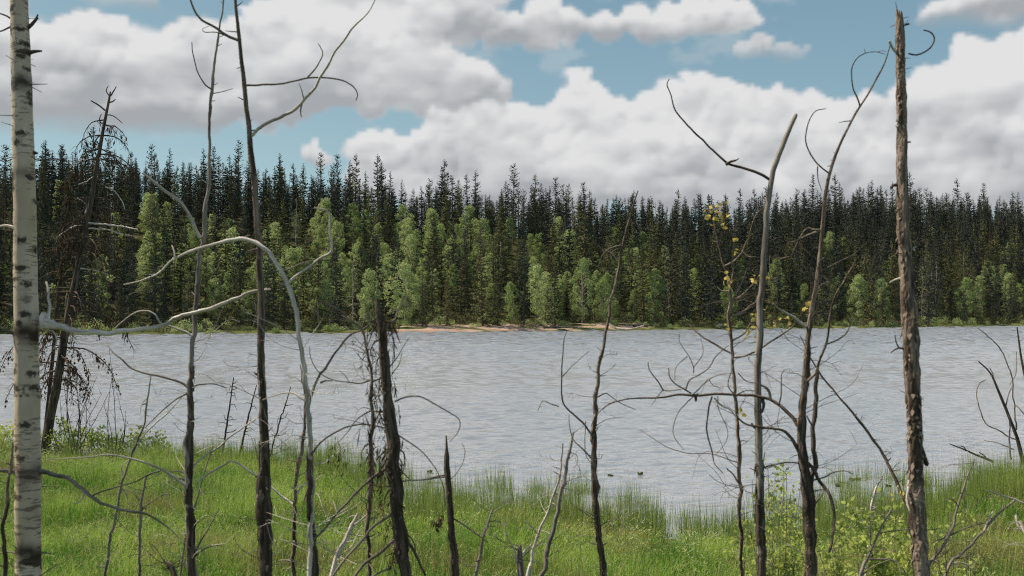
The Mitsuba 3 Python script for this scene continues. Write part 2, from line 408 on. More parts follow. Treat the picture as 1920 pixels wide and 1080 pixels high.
def twiglets(bag, L, n, lmin, lmax, seed, r=0.0016, bend=0.5, up=0.3):
    """fine side twigs along a limb"""
    rng = np.random.default_rng(seed)
    for _ in range(n):
        i = rng.integers(len(L) // 4, len(L))
        p = L[i, :3]
        d = rng.normal(0, 1, 3) * [1, 0.6, 0.8] + [0, 0, up]
        d /= np.linalg.norm(d)
        d2 = d + rng.normal(0, bend, 3); d2 /= np.linalg.norm(d2)
        l = rng.uniform(lmin, lmax)
        tube(bag, spline([p, p + d * l * 0.5, p + (d + d2) * l * 0.5], l / 5), np.linspace(r, r * 0.5, len(spline([p, p + d * l * 0.5, p + (d + d2) * l * 0.5], l / 5))), 4)


class Tree:
    """one traced foreground tree: a thing with trunk, branches and twigs"""
    def __init__(self, name, Y, label, category='tree', group=None):
        k, i = name, 1
        while k in labels:
            k = f'{name}_{i:03d}'; i += 1
        self.key, self.Y, self.tw = k, Y, Bag()
        labels[k] = {'label': label, 'category': category}
        if group:
            labels[k]['group'] = group
        self.seed = int(RNG.integers(1000))

    def trunk(self, pts, mat, knob=0.08, sides=12, jag=0.0, drift=0.0, flakes=0, part='trunk', root=True, step=0.024, freq=16.0, sleeve=None):
        L = limb_points(pts, self.Y, drift)
        if root:                                         # carry the stem on down into the ground
            d = L[0, :3] - L[1, :3]
            gz = float(height(L[0, 0], L[0, 1])) - 0.15
            if L[0, 2] > gz + 0.02:
                d = d / max(1e-6, -d[2]) if d[2] < -1e-6 else np.array([0, 0, -1.0])
                d[:2] = np.clip(d[:2], -0.35, 0.35)
                foot = L[0, :3] + d * (L[0, 2] - gz)
                L = np.vstack([[*foot, L[0, 3] * 1.18], L])
        S = spline(L, step)
        b = Bag()
        tube(b, S[:, :3], np.maximum(S[:, 3], 0.0012), sides, knob, self.seed, jag, freq=freq)
        if flakes:
            rng = np.random.default_rng(self.seed)
            i = rng.integers(1, len(S) - 1, flakes)
            th = rng.uniform(0, 2 * np.pi, flakes)
            o = np.stack([np.cos(th), np.sin(th), th * 0], 1)
            p = S[i, :3] + o * S[i, 3:4] * 0.92
            r = S[i, 3:4]
            tang = np.stack([-o[:, 1], o[:, 0], o[:, 0] * 0], 1)
            b.kites(p, (np.array([0, 0, -1.0]) + o * rng.uniform(0.05, 0.5, (flakes, 1))) * r * rng.uniform(0.3, 1.3, (flakes, 1)), tang * r * rng.uniform(0.12, 0.34, (flakes, 1)))
        put(f'{self.key}__{part}', b, mat)
        if sleeve:                                       # dark bark still clinging to the foot of the stem
            z0 = at(960, sleeve, self.Y)[2]
            Q = S[S[:, 2] < z0]
            if len(Q) > 3:
                b2 = Bag()
                tube(b2, Q[:, :3], Q[:, 3] * (1.16 + 0.10 * np.sin(np.arange(len(Q)) * 0.9)) * np.concatenate([np.ones(len(Q) - 3), [.9, .8, .6]]), sides, 0.22, self.seed + 5, 0.02, freq=26.0)
                n_ = 46
                i = np.minimum(len(S) - 1, len(Q) + RNG.integers(-12, 9, n_)); th = RNG.uniform(0, 2 * np.pi, n_)
                o = np.stack([np.cos(th), np.sin(th), th * 0], 1); r_ = S[i, 3:4]
                b2.kites(S[i, :3] + o * r_ * .98, np.array([0, 0, -1.0]) * r_ * RNG.uniform(1, 5, (n_, 1)) + o * r_ * RNG.uniform(0, .5, (n_, 1)), np.stack([-o[:, 1], o[:, 0], o[:, 0] * 0], 1) * r_ * RNG.uniform(.15, .5, (n_, 1)))
                k = put(f'{self.key}__bark', b2, 'dark_wood_mat')
                labels[k] = {'label': 'dark rough bark left on the foot of the stem'}
        self.S = S
        return S

    def branch(self, pts, mat, w0=4, w1=1.5, drift=None, knob=0.05, sides=7, part='branch', twigs=0, jag=0.0, label=None, up=0.3):
        pts = widths(pts, w0, w1)
        l = sum(math.hypot(pts[i + 1][0] - pts[i][0], pts[i + 1][1] - pts[i][1]) for i in range(len(pts) - 1)) * self.Y / F
        if drift is None:
            drift = RNG.uniform(-0.45, 0.45) * l
        # the limb starts on the trunk: take the depth of the nearest point of the trunk
        p0 = at(pts[0][0], pts[0][1], self.Y)
        y0 = self.S[np.argmin(np.linalg.norm(self.S[:, [0, 2]] - p0[[0, 2]], axis=1)), 1] if hasattr(self, 'S') else self.Y
        L = spline(limb_points(pts, y0, drift), 0.02 if self.Y < 12 else 0.06)
        b = Bag()
        tube(b, L[:, :3], np.maximum(L[:, 3], 0.0011), sides, knob, self.seed + len(pts), jag, freq=22.0)
        k = put(f'{self.key}__{part}', b, mat)
        if label:
            labels[k] = {'label': label}
        if twigs:
            twiglets(self.tw, L, twigs, 0.05, 0.16, self.seed + len(pts), up=up)
        return L

    def wisps(self, n, ylo, yhi, lmin=0.1, lmax=0.45):
        """fine arching twigs between two heights of the photo"""
        rng = np.random.default_rng(self.seed + 3)
        zlo, zhi = at(960, ylo, self.Y)[2], at(960, yhi, self.Y)[2]
        idx = np.nonzero((self.S[:, 2] > min(zlo, zhi)) & (self.S[:, 2] < max(zlo, zhi)))[0]
        for _ in range(n if len(idx) else 0):
            p = self.S[rng.choice(idx), :3]
            az = rng.choice([0, math.pi]) + rng.normal(0, .7)
            d = np.array([math.cos(az), math.sin(az), rng.uniform(-.2, .8)]); l = rng.uniform(lmin, lmax)
            c = rng.uniform(-.9, .9)
            K = [p, p + d * l * .35, p + d * l * .7 + [0, 0, c * l * .2] + rng.normal(0, .04 * l, 3), p + d * l * .9 + [0, 0, c * l * .55] + rng.normal(0, .08 * l, 3)]
            Q = spline(K, l / 9)
            tube(self.tw, Q, np.linspace(.0027, .0010, len(Q)), 4)
            for _ in range(rng.integers(1, 5)):
                q = Q[rng.integers(len(Q) // 3, len(Q))]; e = unit(d + rng.normal(0, .9, 3)) * l * rng.uniform(.15, .4)
                tube(self.tw, np.array([q, q + e * .5 + [0, 0, .01], q + e]), [.0016, .0013, .0009], 3)

    def stubs(self, n):
        """broken spurs all along the stem"""
        rng = np.random.default_rng(self.seed + 9)
        for i in rng.integers(2, len(self.S) - 1, n):
            p, r = self.S[i, :3], self.S[i, 3]
            th = rng.uniform(0, 2 * np.pi); d = unit(np.array([math.cos(th), math.sin(th), rng.uniform(-.3, .9)]))
            l = r + rng.uniform(.006, .035) * (1 if rng.random() < .8 else 2.5)
            w = min(r * .5, rng.uniform(.0016, .0045))
            tube(self.tw, np.array([p + d * r * .5, p + d * (r + l) * .6, p + d * (r + l) + rng.normal(0, .004, 3)]), [w, w * .85, w * .5], 5)

    def done(self, mat):
        if self.Y < 12:
            self.stubs(int(26 + 10 * self.S[:, 3].max() / .02))
        if self.tw.n:
            k = put(f'{self.key}__twigs', self.tw, mat)
            labels[k] = {'kind': 'stuff'}


# ------------------------------------------------------------------ ground and lake
gx = axis((-1800, -300, 150), (-300, -60, 6), (-60, -22, 1.5), (-22, 22, 0.35), (22, 60, 1.5), (60, 300, 6), (300, 1801, 150))
gy = axis((-60, 0, 3), (0, 40, 0.35), (40, 140, 8), (140, 300, 1.6), (300, 480, 6), (480, 2500, 140))
gv, gf = sheet(gx, gy, height)
scene['ground'] = mikit.ply((gv, gf), 'ground_mat', smooth=True)
labels['ground'] = {'label': 'grassy near bank, lake bed and forested far hillside', 'kind': 'structure', 'category': 'ground'}

wr = np.random.default_rng(31)
WAVES = []
for i in range(70):
    lam = 0.20 * (1.5 / 0.20) ** (wr.random() ** 1.2)
    a = wr.normal(-math.pi / 2 + 0.25, 0.62)
    k = 2 * math.pi / lam
    WAVES.append((lam, k * math.cos(a), k * math.sin(a), wr.uniform(0, 2 * math.pi), 0.0235 * lam ** 0.72 / (2 * math.pi) * wr.uniform(0.5, 1.3)))


FAR_WAVES = []
for i in range(44):
    lam = 1.5 * (4.2 / 1.5) ** wr.random()
    a = wr.normal(-math.pi / 2 + 0.25, 0.55)
    k = 2 * math.pi / lam
    FAR_WAVES.append((lam, k * math.cos(a), k * math.sin(a), wr.uniform(0, 2 * math.pi), 0.030 * lam / (2 * math.pi) * wr.uniform(0.5, 1.4)))


def waves(step, gain=1.0):
    def fz(x, y):
        z = np.zeros_like(x)
        gust = 0.45 + 1.0 * meshkit.fbm(np.stack([x * 0.03, y * 0.05, x * 0], -1), 3, 4)
        lee = sstep(-1.0, 9.0, y - near_edge(x))          # calmer close in among the reeds
        for lam, kx, ky, ph, am in WAVES:
            if lam > 2.2 * step:
                q = kx * x + ky * y + ph + 0.9 * np.sin(0.21 * x + 0.33 * y + ph)
                z += am * (np.sin(q) if ph < 3.6 else 1.1 * (0.64 - np.abs(np.sin(q * 0.5))))
        out = sstep(60, 150, y)                            # the open water carries a longer chop
        if out.max() > 0:
            for lam, kx, ky, ph, am in FAR_WAVES:
                z += 1.2 * out * am * np.sin(kx * x + ky * y + ph + 0.9 * np.sin(0.21 * x + 0.33 * y + ph))
        return gain * z * gust * (0.16 + 0.84 * lee)
    return fz


for i, (x0, x1, sx, y0, y1, sy) in enumerate([(-38, 40, 0.115, 14, 56, 0.085), (-85, 90, 0.30, 55.7, 125, 0.2), (-240, 300, 0.8, 124, 345, 0.5)]):
    wv, wf = sheet(np.arange(x0, x1, sx), np.arange(y0, y1, sy), waves(max(0.12, sx * 0.8), [1.0, 1.35, 1.6][i]))
    scene[f'lake__{i + 1:03d}'] = mikit.ply((wv, wf), 'water_mat', smooth=True)
labels['lake'] = {'label': 'wind rippled grey blue lake between the near reeds and the far forest', 'kind': 'structure', 'category': 'lake'}


# ------------------------------------------------------------------ far forest
def unit(v):
    return v / (np.linalg.norm(v, axis=-1, keepdims=True) + 1e-12)


def spruce_mesh(H, R, seed, base=0.06, sparse=0.0, wh=34, droop=0.35, spray=0.30, lop=0.15, power=0.8):
    """spire-shaped conifer: whorls of drooping boughs made of many needle sprays"""
    rng = np.random.default_rng(seed)
    crown, trunk = Bag(), Bag()
    zs = np.linspace(0, H * 0.99, 9)
    wob = np.cumsum(rng.normal(0, 0.03, (9, 2)), 0)
    tube(trunk, np.stack([wob[:, 0], wob[:, 1], zs - 0.4], 1), np.linspace(H * 0.011, 0.045, 9), 6)
    P, A, B = [], [], []
    lean = rng.uniform(0, 2 * np.pi)
    for k in range(wh):
        t = base + (1 - base) * (k + rng.uniform(0, 0.8)) / wh
        if t > 0.995:
            continue
        prof = min(1.0, (1 - t) * 1.08) ** power * (0.62 + 0.38 * min(1, (t - base) / 0.18))
        if rng.random() < sparse * 0.5:
            continue
        t0 = t
        for _ in range(rng.integers(4, 7)):
            if rng.random() < sparse * 0.55:
                continue
            t = min(0.992, t0 + rng.uniform(-.7, .7) * (1 - base) / wh)
            prof = min(1.0, (1 - t) * 1.08) ** power * (0.62 + 0.38 * min(1, max(0, t - base) / 0.18))
            az = rng.uniform(0, 2 * np.pi)
            Ln = R * prof * rng.uniform(0.55, 1.22) * (1 + lop * math.cos(az - lean)) + 0.12
            e = (-droop + 0.9 * (t - 0.25)) + rng.normal(0, 0.13)
            d = np.array([math.cos(az), math.sin(az), 0])
            side = np.array([-math.sin(az), math.cos(az), 0])
            n = 3 + int(Ln * 5.5)
            for s in (np.arange(n) + rng.uniform(0.2, 0.9, n)) / n:
                p = np.array([wob[-1, 0] * t, wob[-1, 1] * t, t * H]) + d * Ln * s + [0, 0, Ln * (e * s + 0.18 * s ** 3)]
                sg = rng.choice([-1, 1])
                out = d * rng.uniform(0.3, 1.0) + side * sg * rng.uniform(0.1, 1.0) + [0, 0, rng.uniform(-0.5, 0.12)]
                out = out / np.linalg.norm(out)
                l = spray * rng.uniform(0.7, 1.45) * (0.35 + 0.75 * min(1, Ln / 1.1))
                w = np.cross(out, rng.normal(0, 1, 3)); w = w / np.linalg.norm(w)
                P.append(p); A.append(out * l); B.append(w * l * rng.uniform(0.26, 0.46))
    for q in range(70):
        t = 1 - 0.20 * rng.random() ** 1.2
        az = rng.uniform(0, 2 * np.pi); d = np.array([math.cos(az), math.sin(az), 0])
        o = unit(d + [0, 0, rng.uniform(-.5, .5)]); l = (0.07 + R * 0.42 * (1 - t)) * rng.uniform(.7, 1.3)
        P.append(np.array([wob[-1, 0] * t, wob[-1, 1] * t, H * t])); A.append(o * l); B.append(unit(np.cross(o, rng.normal(0, 1, 3))) * l * .22)
    # leader
    for q in range(10):
        P.append(np.array([wob[-1, 0], wob[-1, 1], H * (0.955 + 0.0045 * q)])); o = unit(rng.normal(0, 1, 3) * [1, 1, .4] + [0, 0, .9])
        A.append(o * 0.16); B.append(unit(np.cross(o, rng.normal(0, 1, 3))) * 0.03)
    crown.kites(np.array(P), np.array(A), np.array(B))
    return crown, trunk


def aspen_mesh(H, R, seed, n_cl=16, per=120, leaf=0.26, base=0.3):
    """broad-leaved tree: bent trunk, rising limbs and leaf clusters with gaps between"""
    rng = np.random.default_rng(seed)
    crown, trunk = Bag(), Bag()
    zs = np.linspace(0, H * 0.93, 8)
    wob = np.cumsum(rng.normal(0, 0.10, (8, 2)), 0)
    sp = np.stack([wob[:, 0], wob[:, 1], zs - 0.3], 1)
    tube(trunk, sp, np.linspace(H * 0.012, 0.02, 8), 6)
    P, A, B = [], [], []
    for c in range(n_cl):
        t = base + (1 - base) * ((c + rng.uniform(0, 1)) / n_cl) ** 0.9
        az = c * 2.4 + rng.uniform(-.5, .5)
        rr = R * math.sin(math.pi * min(1, (t - base) / (1 - base) * 0.82 + 0.14)) ** 0.8 * rng.uniform(0.35, 0.85)
        root = np.array([np.interp(t * .85 * H, zs, wob[:, 0]), np.interp(t * .85 * H, zs, wob[:, 1]), max(base * .6, t - 0.14) * H])
        q = np.array([root[0] + math.cos(az) * rr, root[1] + math.sin(az) * rr, t * H * 0.97])
        tube(trunk, spline([root, (root + q) / 2 + [0, 0, -.15], q], 0.5), np.linspace(H * 0.004, 0.012, len(spline([root, (root + q) / 2 + [0, 0, -.15], q], 0.5))), 4)
        cr = R * rng.uniform(0.20, 0.38)
        v = rng.normal(0, 1, (per, 3)); v = unit(v) * rng.uniform(0.25, 1.0, (per, 1)) ** 0.5
        lump = 0.65 + 0.7 * meshkit.fbm(v * 2.2 + c * 7, 2, seed)[:, None]
        p = q + v * cr * lump * [1, 1, 0.9]
        a = unit(rng.normal(0, 1, (per, 3)) + [0, 0, -0.2]) * leaf * rng.uniform(0.6, 1.3, (per, 1))
        b = unit(np.cross(a, rng.normal(0, 1, (per, 3)))) * leaf * rng.uniform(0.26, 0.45, (per, 1))
        P.append(p - a / 2); A.append(a); B.append(b)
    crown.kites(np.vstack(P), np.vstack(A), np.vstack(B))
    return crown, trunk


def snag_mesh(H, seed):
    rng = np.random.default_rng(seed)
    trunk, twig = Bag(), Bag()
    zs = np.linspace(0, H, 10)
    wob = np.cumsum(rng.normal(0, 0.05, (10, 2)), 0)
    tube(trunk, np.stack([wob[:, 0], wob[:, 1], zs - 0.3], 1), np.linspace(H * 0.010, 0.03, 10), 6)
    for k in range(46):
        t = rng.uniform(0.2, 0.98); az = rng.uniform(0, 2 * np.pi)
        l = (1.05 - t) * H * 0.13 * rng.uniform(0.4, 1.2) + 0.2
        p = np.array([np.interp(t * H, zs, wob[:, 0]), np.interp(t * H, zs, wob[:, 1]), t * H])
        d = np.array([math.cos(az), math.sin(az), rng.uniform(-0.7, 0.1)])
        S = spline([p, p + d * l * .5, p + d * l + [0, 0, -0.12 * l]], l / 3)
        tube(twig, S[:, :3], np.linspace(0.035, 0.012, len(S)), 3)
    return twig, trunk


def shrub_mesh(R, H, seed, n=420, leaf=0.2):
    rng = np.random.default_rng(seed)
    crown, wood = Bag(), Bag()
    v = unit(rng.normal(0, 1, (n, 3))) * rng.uniform(0.3, 1, (n, 1)) ** 0.5
    v[:, 2] = np.abs(v[:, 2])
    p = v * [R, R, H] * (0.6 + 0.8 * meshkit.fbm(v * 2.5 + seed, 2, seed)[:, None]) + [0, 0, 0.05]
    a = unit(rng.normal(0, 1, (n, 3)) + [0, 0, .3]) * leaf * rng.uniform(.5, 1.2, (n, 1))
    b = unit(np.cross(a, rng.normal(0, 1, (n, 3)))) * leaf * rng.uniform(.2, .4, (n, 1))
    crown.kites(p, a, b)
    for k in range(7):
        e = p[rng.integers(n)]
        tube(wood, spline([[0, 0, -.1], e * [.4, .4, .6], e], .3), np.linspace(.02, .006, len(spline([[0, 0, -.1], e * [.4, .4, .6], e], .3))), 4)
    return crown, wood


def model(key, meshes, names, mats):
    scene[key] = {'type': 'shapegroup', **{n: m.ply(t, False) for n, m, t in zip(names, meshes, mats)}}


SPRUCES = []
specs = [(19, 2.7, .04, .0, 44, .34, .72), (21, 3.2, .05, .05, 46, .38, .78), (17, 2.5, .04, .0, 42, .32, .72), (22, 2.6, .22, .35, 44, .24, .60), (20, 1.9, .08, .12, 48, .36, .58), (17, 3.2, .03, .05, 38, .30, .85), (23, 2.9, .40, .5, 40, .10, .5)]
for i, (H, R, bs, spx, wh, dp, pw) in enumerate(specs):
    for tone in ('spruce', 'dark'):
        k = f'model_{tone}_{i}'
        model(k, spruce_mesh(H, R, 100 + i, bs, spx, wh, dp, power=pw), ('crown', 'trunk'), (f'{tone}_needle_mat', 'far_trunk_mat'))
    SPRUCES.append((H, R))
ASPENS = []
for i, (H, R, ncl) in enumerate([(11, 2.8, 25), (13, 3.0, 28), (9, 2.5, 22), (12, 2.2, 24)]):
    model(f'model_aspen_{i}', aspen_mesh(H, R, 300 + i, ncl, per=150, base=.14), ('crown', 'trunk'), ('aspen_leaf_mat', 'pale_trunk_mat'))
    ASPENS.append((H, R))
for i in range(3):
    model(f'model_snag_{i}', snag_mesh([15, 18, 12][i], 400 + i), ('branches', 'trunk'), ('pale_trunk_mat' if i != 1 else 'far_trunk_mat', 'pale_trunk_mat' if i != 1 else 'far_trunk_mat'))
for i in range(3):
    model(f'model_shrub_{i}', shrub_mesh([1.1, 1.5, .8][i], [1.5, 1.8, 1.0][i], 500 + i), ('foliage', 'stems'), (['aspen_leaf_mat', 'spruce_needle_mat', 'aspen_leaf_mat'][i], 'far_trunk_mat'))

fr = np.random.default_rng(77)


def aspen_share(px, s):
    """how likely a broad-leaved tree is at photo bearing px, s metres up from the far shore"""
    g = lambda c, w: math.exp(-((px - c) / w) ** 2)
    low = sstep(3, 9, s) * (1 - sstep(58, 84, s))
    a = 0.72 * g(700, 190) * sstep(3, 9, s) * (1 - sstep(66, 100, s)) + 0.75 * g(360, 120) * sstep(20, 32, s) * (1 - sstep(66, 96, s)) + 0.55 * g(540, 90) * sstep(20, 30, s) * (1 - sstep(60, 80, s))
    a += 0.42 * g(1060, 110) * low + 0.28 * g(1230, 60) * (1 - sstep(30, 50, s)) + 0.16 * g(1600, 130) * sstep(12, 20, s) * (1 - sstep(40, 60, s)) + 0.22 * g(1830, 80) * (1 - sstep(30, 45, s)) + 0.2 * g(30, 60) * (1 - sstep(40, 60, s))
    a += 0.20 * g(900, 300) * sstep(40, 50, s) * (1 - sstep(88, 108, s)) + 0.25 * g(150, 40) * (1 - sstep(30, 55, s))
    a += 0.09 * sstep(1230, 1330, px) * sstep(7, 14, s) * (1 - sstep(46, 70, s)) + 0.03 * sstep(20, 30, s) * (1 - sstep(70, 100, s))
    return a


trees = []
cell = 4.7
for x in np.arange(-165, 260, cell):
    for s in np.arange(1.5, 165, cell):
        xx = x + fr.uniform(-.5, .5) * cell * 1.1
        ss = s + fr.uniform(-.5, .5) * cell * 1.1
        yy = shore(xx) + ss / 0.9
        px = 960 + F * xx / yy
        if not -90 < px < 2010:
            continue
        lim = 2.6 if not 730 < px < 1230 else 6.5
        if ss < lim + fr.uniform(0, 3):
            continue
        if 875 < px < 890 and ss < 16:
            continue
        u = fr.random()
        up = ss / 130
        if u < 0.74 * aspen_share(px, ss):
            m = int(fr.integers(4)); sc = fr.uniform(0.58, 0.98)
            trees.append(['aspen', m, xx, yy, ASPENS[m][0] * sc, ASPENS[m][1] * sc, sc])
        elif fr.random() < 0.035:
            m = int(fr.integers(3)); sc = fr.uniform(0.7, 1.1)
            trees.append(['snag', m, xx, yy, 15 * sc, 0.5, sc])
        else:
            m = int(fr.choice(7, p=[.2, .16, .2, .14, .14, .08, .08] if ss > 60 else [.24, .14, .3, .05, .12, .15, 0]))
            sc = 0.88 * (fr.uniform(0.45, 1.15) if ss < 95 else fr.uniform(0.5, 1.0) * (1.3 if fr.random() < .14 else 1))
            if ss < 14:
                sc *= fr.uniform(0.45, 1.0)
            dark = fr.random() < 0.36 + 0.40 * sstep(45, 90, ss) + 0.3 * sstep(1250, 1500, px) + 0.4 * (px < 330) * (ss < 40)
            trees.append(['dark' if dark else 'spruce', m, xx, yy, SPRUCES[m][0] * sc, SPRUCES[m][1] * sc, sc])
# the few trees on the shore that stand out in the photograph
FRONT = [(905, 606, 0, 1.08, 'spruce', 'tall full dark spruce standing forward at the middle of the sandy far beach'),
         (932, 607, 5, 0.80, 'spruce', 'broad spruce close against the right side of the tall middle beach spruce'),
         (982, 606, 4, 0.86, 'dark', 'narrow dark columnar spruce on the far shore behind the reddish beach bank'),
         (1040, 605, 2, 0.80, 'spruce', 'olive spruce in front of bright aspens right of the far beach middle'),
         (630, 612, 0, 0.84, 'dark', 'full dark spruce on the far shore left of where the sandy beach begins'),
         (792, 610, 2, 0.58, 'spruce', 'short pointed light green spruce on the sandy beach left of the tallest beach spruce'),
         (838, 611, 2, 0.50, 'spruce', 'smallest pointed spruce at the back edge of the pale sandy beach'),
         (1740, 606, 1, 0.92, 'dark', 'big wide dark spruce on the far shore just right of the thick barkless dead trunk')]
front_keys = []
for px, py, m, sc, tone, lab in FRONT:
    D = 4 * F / (py + 14 - 581)
    x = (px - 960) / F * D
    y = shore(x) + 6.5
    x = (px - 960) / F * y
    trees = [t for t in trees if not (abs(960 + F * t[2] / t[3] - px) < 17 and t[3] - shore(t[2]) < 14)]
    trees.append([tone, m, x, y, SPRUCES[m][0] * sc, SPRUCES[m][1] * sc, sc, lab])
for px, m, sc in [(1090, 1, 1.0), (1222, 3, 1.0), (960, 2, .9), (1130, 0, .8), (1655, 0, .95), (1610, 0, 1.0), (760, 1, .9), (690, 0, .95)]:
    y = 210.0
    for _ in range(4):
        x = (px - 960) / F * y; y = shore(x) + 10
    trees.append(['aspen', m, x, y, ASPENS[m][0] * sc, ASPENS[m][1] * sc, sc])

# which trees show, and how much: a coarse front-to-back painting of their outlines
trees.sort(key=lambda t: t[3])
seen = np.zeros((300, 1000), bool)
for t in trees:
    z0 = float(height(t[2], t[3]))
    t_h = t[4]
    u = (960 + F * t[2] / t[3]) * 0.5
    vb, vt = (581 - F * (z0 - 4) / t[3]) * 0.5, (581 - F * (z0 + t_h - 4) / t[3]) * 0.5
    rw = max(1.0, F * t[5] / t[3] * 0.5)
    cnt = 0
    for r in range(int(max(0, vt)), int(min(299, vb)) + 1):
        k = (r - vt) / max(1, vb - vt)
        hw = rw * (k * 0.85 if t[0] in ('spruce', 'dark') else (0.9 * math.sin(math.pi * min(1, k * .75 + .1)) if t[0] == 'aspen' else 0.5))
        a, b = int(max(0, u - hw)), int(min(999, u + hw)) + 1
        if b > a:
            row = seen[r, a:b]
            cnt += int((~row).sum()); row[:] = True
    t.append(('z', z0, cnt))

named = {'conifer': 0, 'aspen': 0, 'snag': 0}
order = sorted(range(len(trees)), key=lambda i: -trees[i][-1][2])
pick = set()
for kinds, cap, least in ((('spruce', 'dark'), 290, 14), (('aspen',), 230, 10), (('snag',), 40, 6)):
    pick |= set([i for i in order if trees[i][0] in kinds and trees[i][-1][2] >= least][:cap])


def number(name, n):
    return name if n == 0 else f'{name}_{n:03d}'


count = {}
forest_n = 0
bands = ['low on the far shore', 'on the mid hillside', 'on the hill crest']
MARKS = [(-100, 'left edge'), (50, 'white aspen'), (150, 'leaning spruce'), (370, 'slim sapling'), (480, 'bent sapling'), (570, 'arched sapling'), (720, 'shaggy snag'), (840, 'black stub'), (1140, 'lone sapling'), (1370, 'young aspen'), (1430, 'grey snag'), (1535, 'crooked sapling'), (1700, 'thick trunk'), (1890, 'drowned branch'), (2100, 'right edge')]


stand_at = {}


def between(px):
    i = max(k for k in range(len(MARKS) - 1) if MARKS[k][0] <= px)
    return f'between {MARKS[i][1]} and {MARKS[i + 1][1]}'


for i, t in enumerate(trees):
    kind, m, x, y, H, R, sc = t[:7]
    z0 = t[-1][1]
    g = f'model_{kind}_{m}'
    mtx = T().translate([x, y, z0 - 0.1]).rotate([0, 0, 1], float(fr.uniform(0, 360))).rotate([1, 0, 0], float(fr.normal(0, 1.2))).scale([sc * float(fr.uniform(.88, 1.12)), sc * float(fr.uniform(.88, 1.12)), sc])
    inst = {'type': 'instance', 'to_world': mtx, 'group': {'type': 'ref', 'id': g}}
    own = len(t) == 9
    if i in pick or own:
        name = {'spruce': 'spruce_tree', 'dark': 'spruce_tree', 'aspen': 'aspen_tree', 'snag': 'dead_snag'}[kind]
        n = count.get(name, 1 if name == 'aspen_tree' else 0); count[name] = n + 1
        key = number(name, n)
        scene[key] = inst
        s = (y - shore(x)) * 0.9
        band = bands[0 if s < 25 else (1 if s < 85 else 2)]
        px = 960 + F * x / y
        size = ('tall ' if H > (17.5 if kind in ('spruce', 'dark') else 12) else ('small ' if H < (13 if kind in ('spruce', 'dark') else 9) else '')) + ('broad ' if R / H > .16 and kind != 'aspen' else 'full ' if R / H > .13 and kind != 'aspen' else ('slim ' if R / H < (.10 if kind != 'aspen' else .15) and kind != 'snag' else ''))
        look = size + {'spruce': 'olive spruce', 'dark': 'dark spruce', 'aspen': 'pale aspen', 'snag': 'bare dead conifer'}[kind]
        side = between(px)
        if kind == 'snag':
            labels[f'{key}__branches'] = {'kind': 'stuff'}
        if own:
            labels[key] = {'label': t[7], 'category': 'tree'}
        else:
            stand_at[key] = px
            labels[key] = {'label': f'{look} {band} {side}', 'category': 'tree', 'group': f'{look} trees {band} {side}'}
    else:
        forest_n += 1
        scene[f'forest__{forest_n:04d}'] = inst
labels['forest'] = {'label': 'dense mass of conifers and aspens filling the far hillside', 'category': 'forest', 'kind': 'stuff'}

# shrubs along the far waterline
n = 0
for px in np.arange(-40, 1960, 11):
    px = px + fr.uniform(-8, 8)
    beach = 735 < px < 1225
    if fr.random() < (0.5 if beach else 0.25):
        continue
    y = 210.0
    off = fr.uniform(4, 10) if beach else fr.uniform(1.0, 5)
    for _ in range(4):
        x = (px - 960) / F * y; y = shore(x) + off
    m = int(fr.integers(3)); sc = fr.uniform(.5, 1.15)
    key = number('shore_shrub', n); n += 1
    scene[key] = {'type': 'instance', 'to_world': T().translate([x, y, float(height(x, y)) - 0.05]).rotate([0, 0, 1], float(fr.uniform(0, 360))).scale([sc, sc, sc * float(fr.uniform(.7, 1.1))]), 'group': {'type': 'ref', 'id': f'model_shrub_{m}'}}
    where = 'on the sandy far beach' if beach else 'on the grassy far shore'
    labels[key] = {'label': f'low shrub {where} {between(px)}', 'category': 'shrub', 'group': f'low shrubs {where} {between(px)}'}
    stand_at[key] = px

n = 0
for x in np.arange(-110, 190, 2.7):
    for s_ in np.concatenate([np.arange(2.2, 26, 2.7), np.arange(27, 80, 4.5)]):
        xx = x + fr.uniform(-1.2, 1.2); yy = shore(xx) + (s_ + fr.uniform(-1, 1)) / .9; px = 960 + F * xx / yy
        if not -60 < px < 1980 or (735 < px < 1225 and s_ < 7.5) or fr.random() < .25:
            continue
        n += 1; sc = float(fr.uniform(.5, 1.3))
        scene[f'undergrowth__{n:04d}'] = {'type': 'instance', 'to_world': T().translate([xx, yy, float(height(xx, yy)) - .1]).rotate([0, 0, 1], float(fr.uniform(0, 360))).scale([sc, sc, sc * 1.1]), 'group': {'type': 'ref', 'id': f'model_shrub_{int(fr.choice(3, p=[.2, .6, .2]))}'}}
labels['undergrowth'] = {'label': 'dark brush and saplings filling the floor of the far forest', 'category': 'undergrowth', 'kind': 'stuff'}

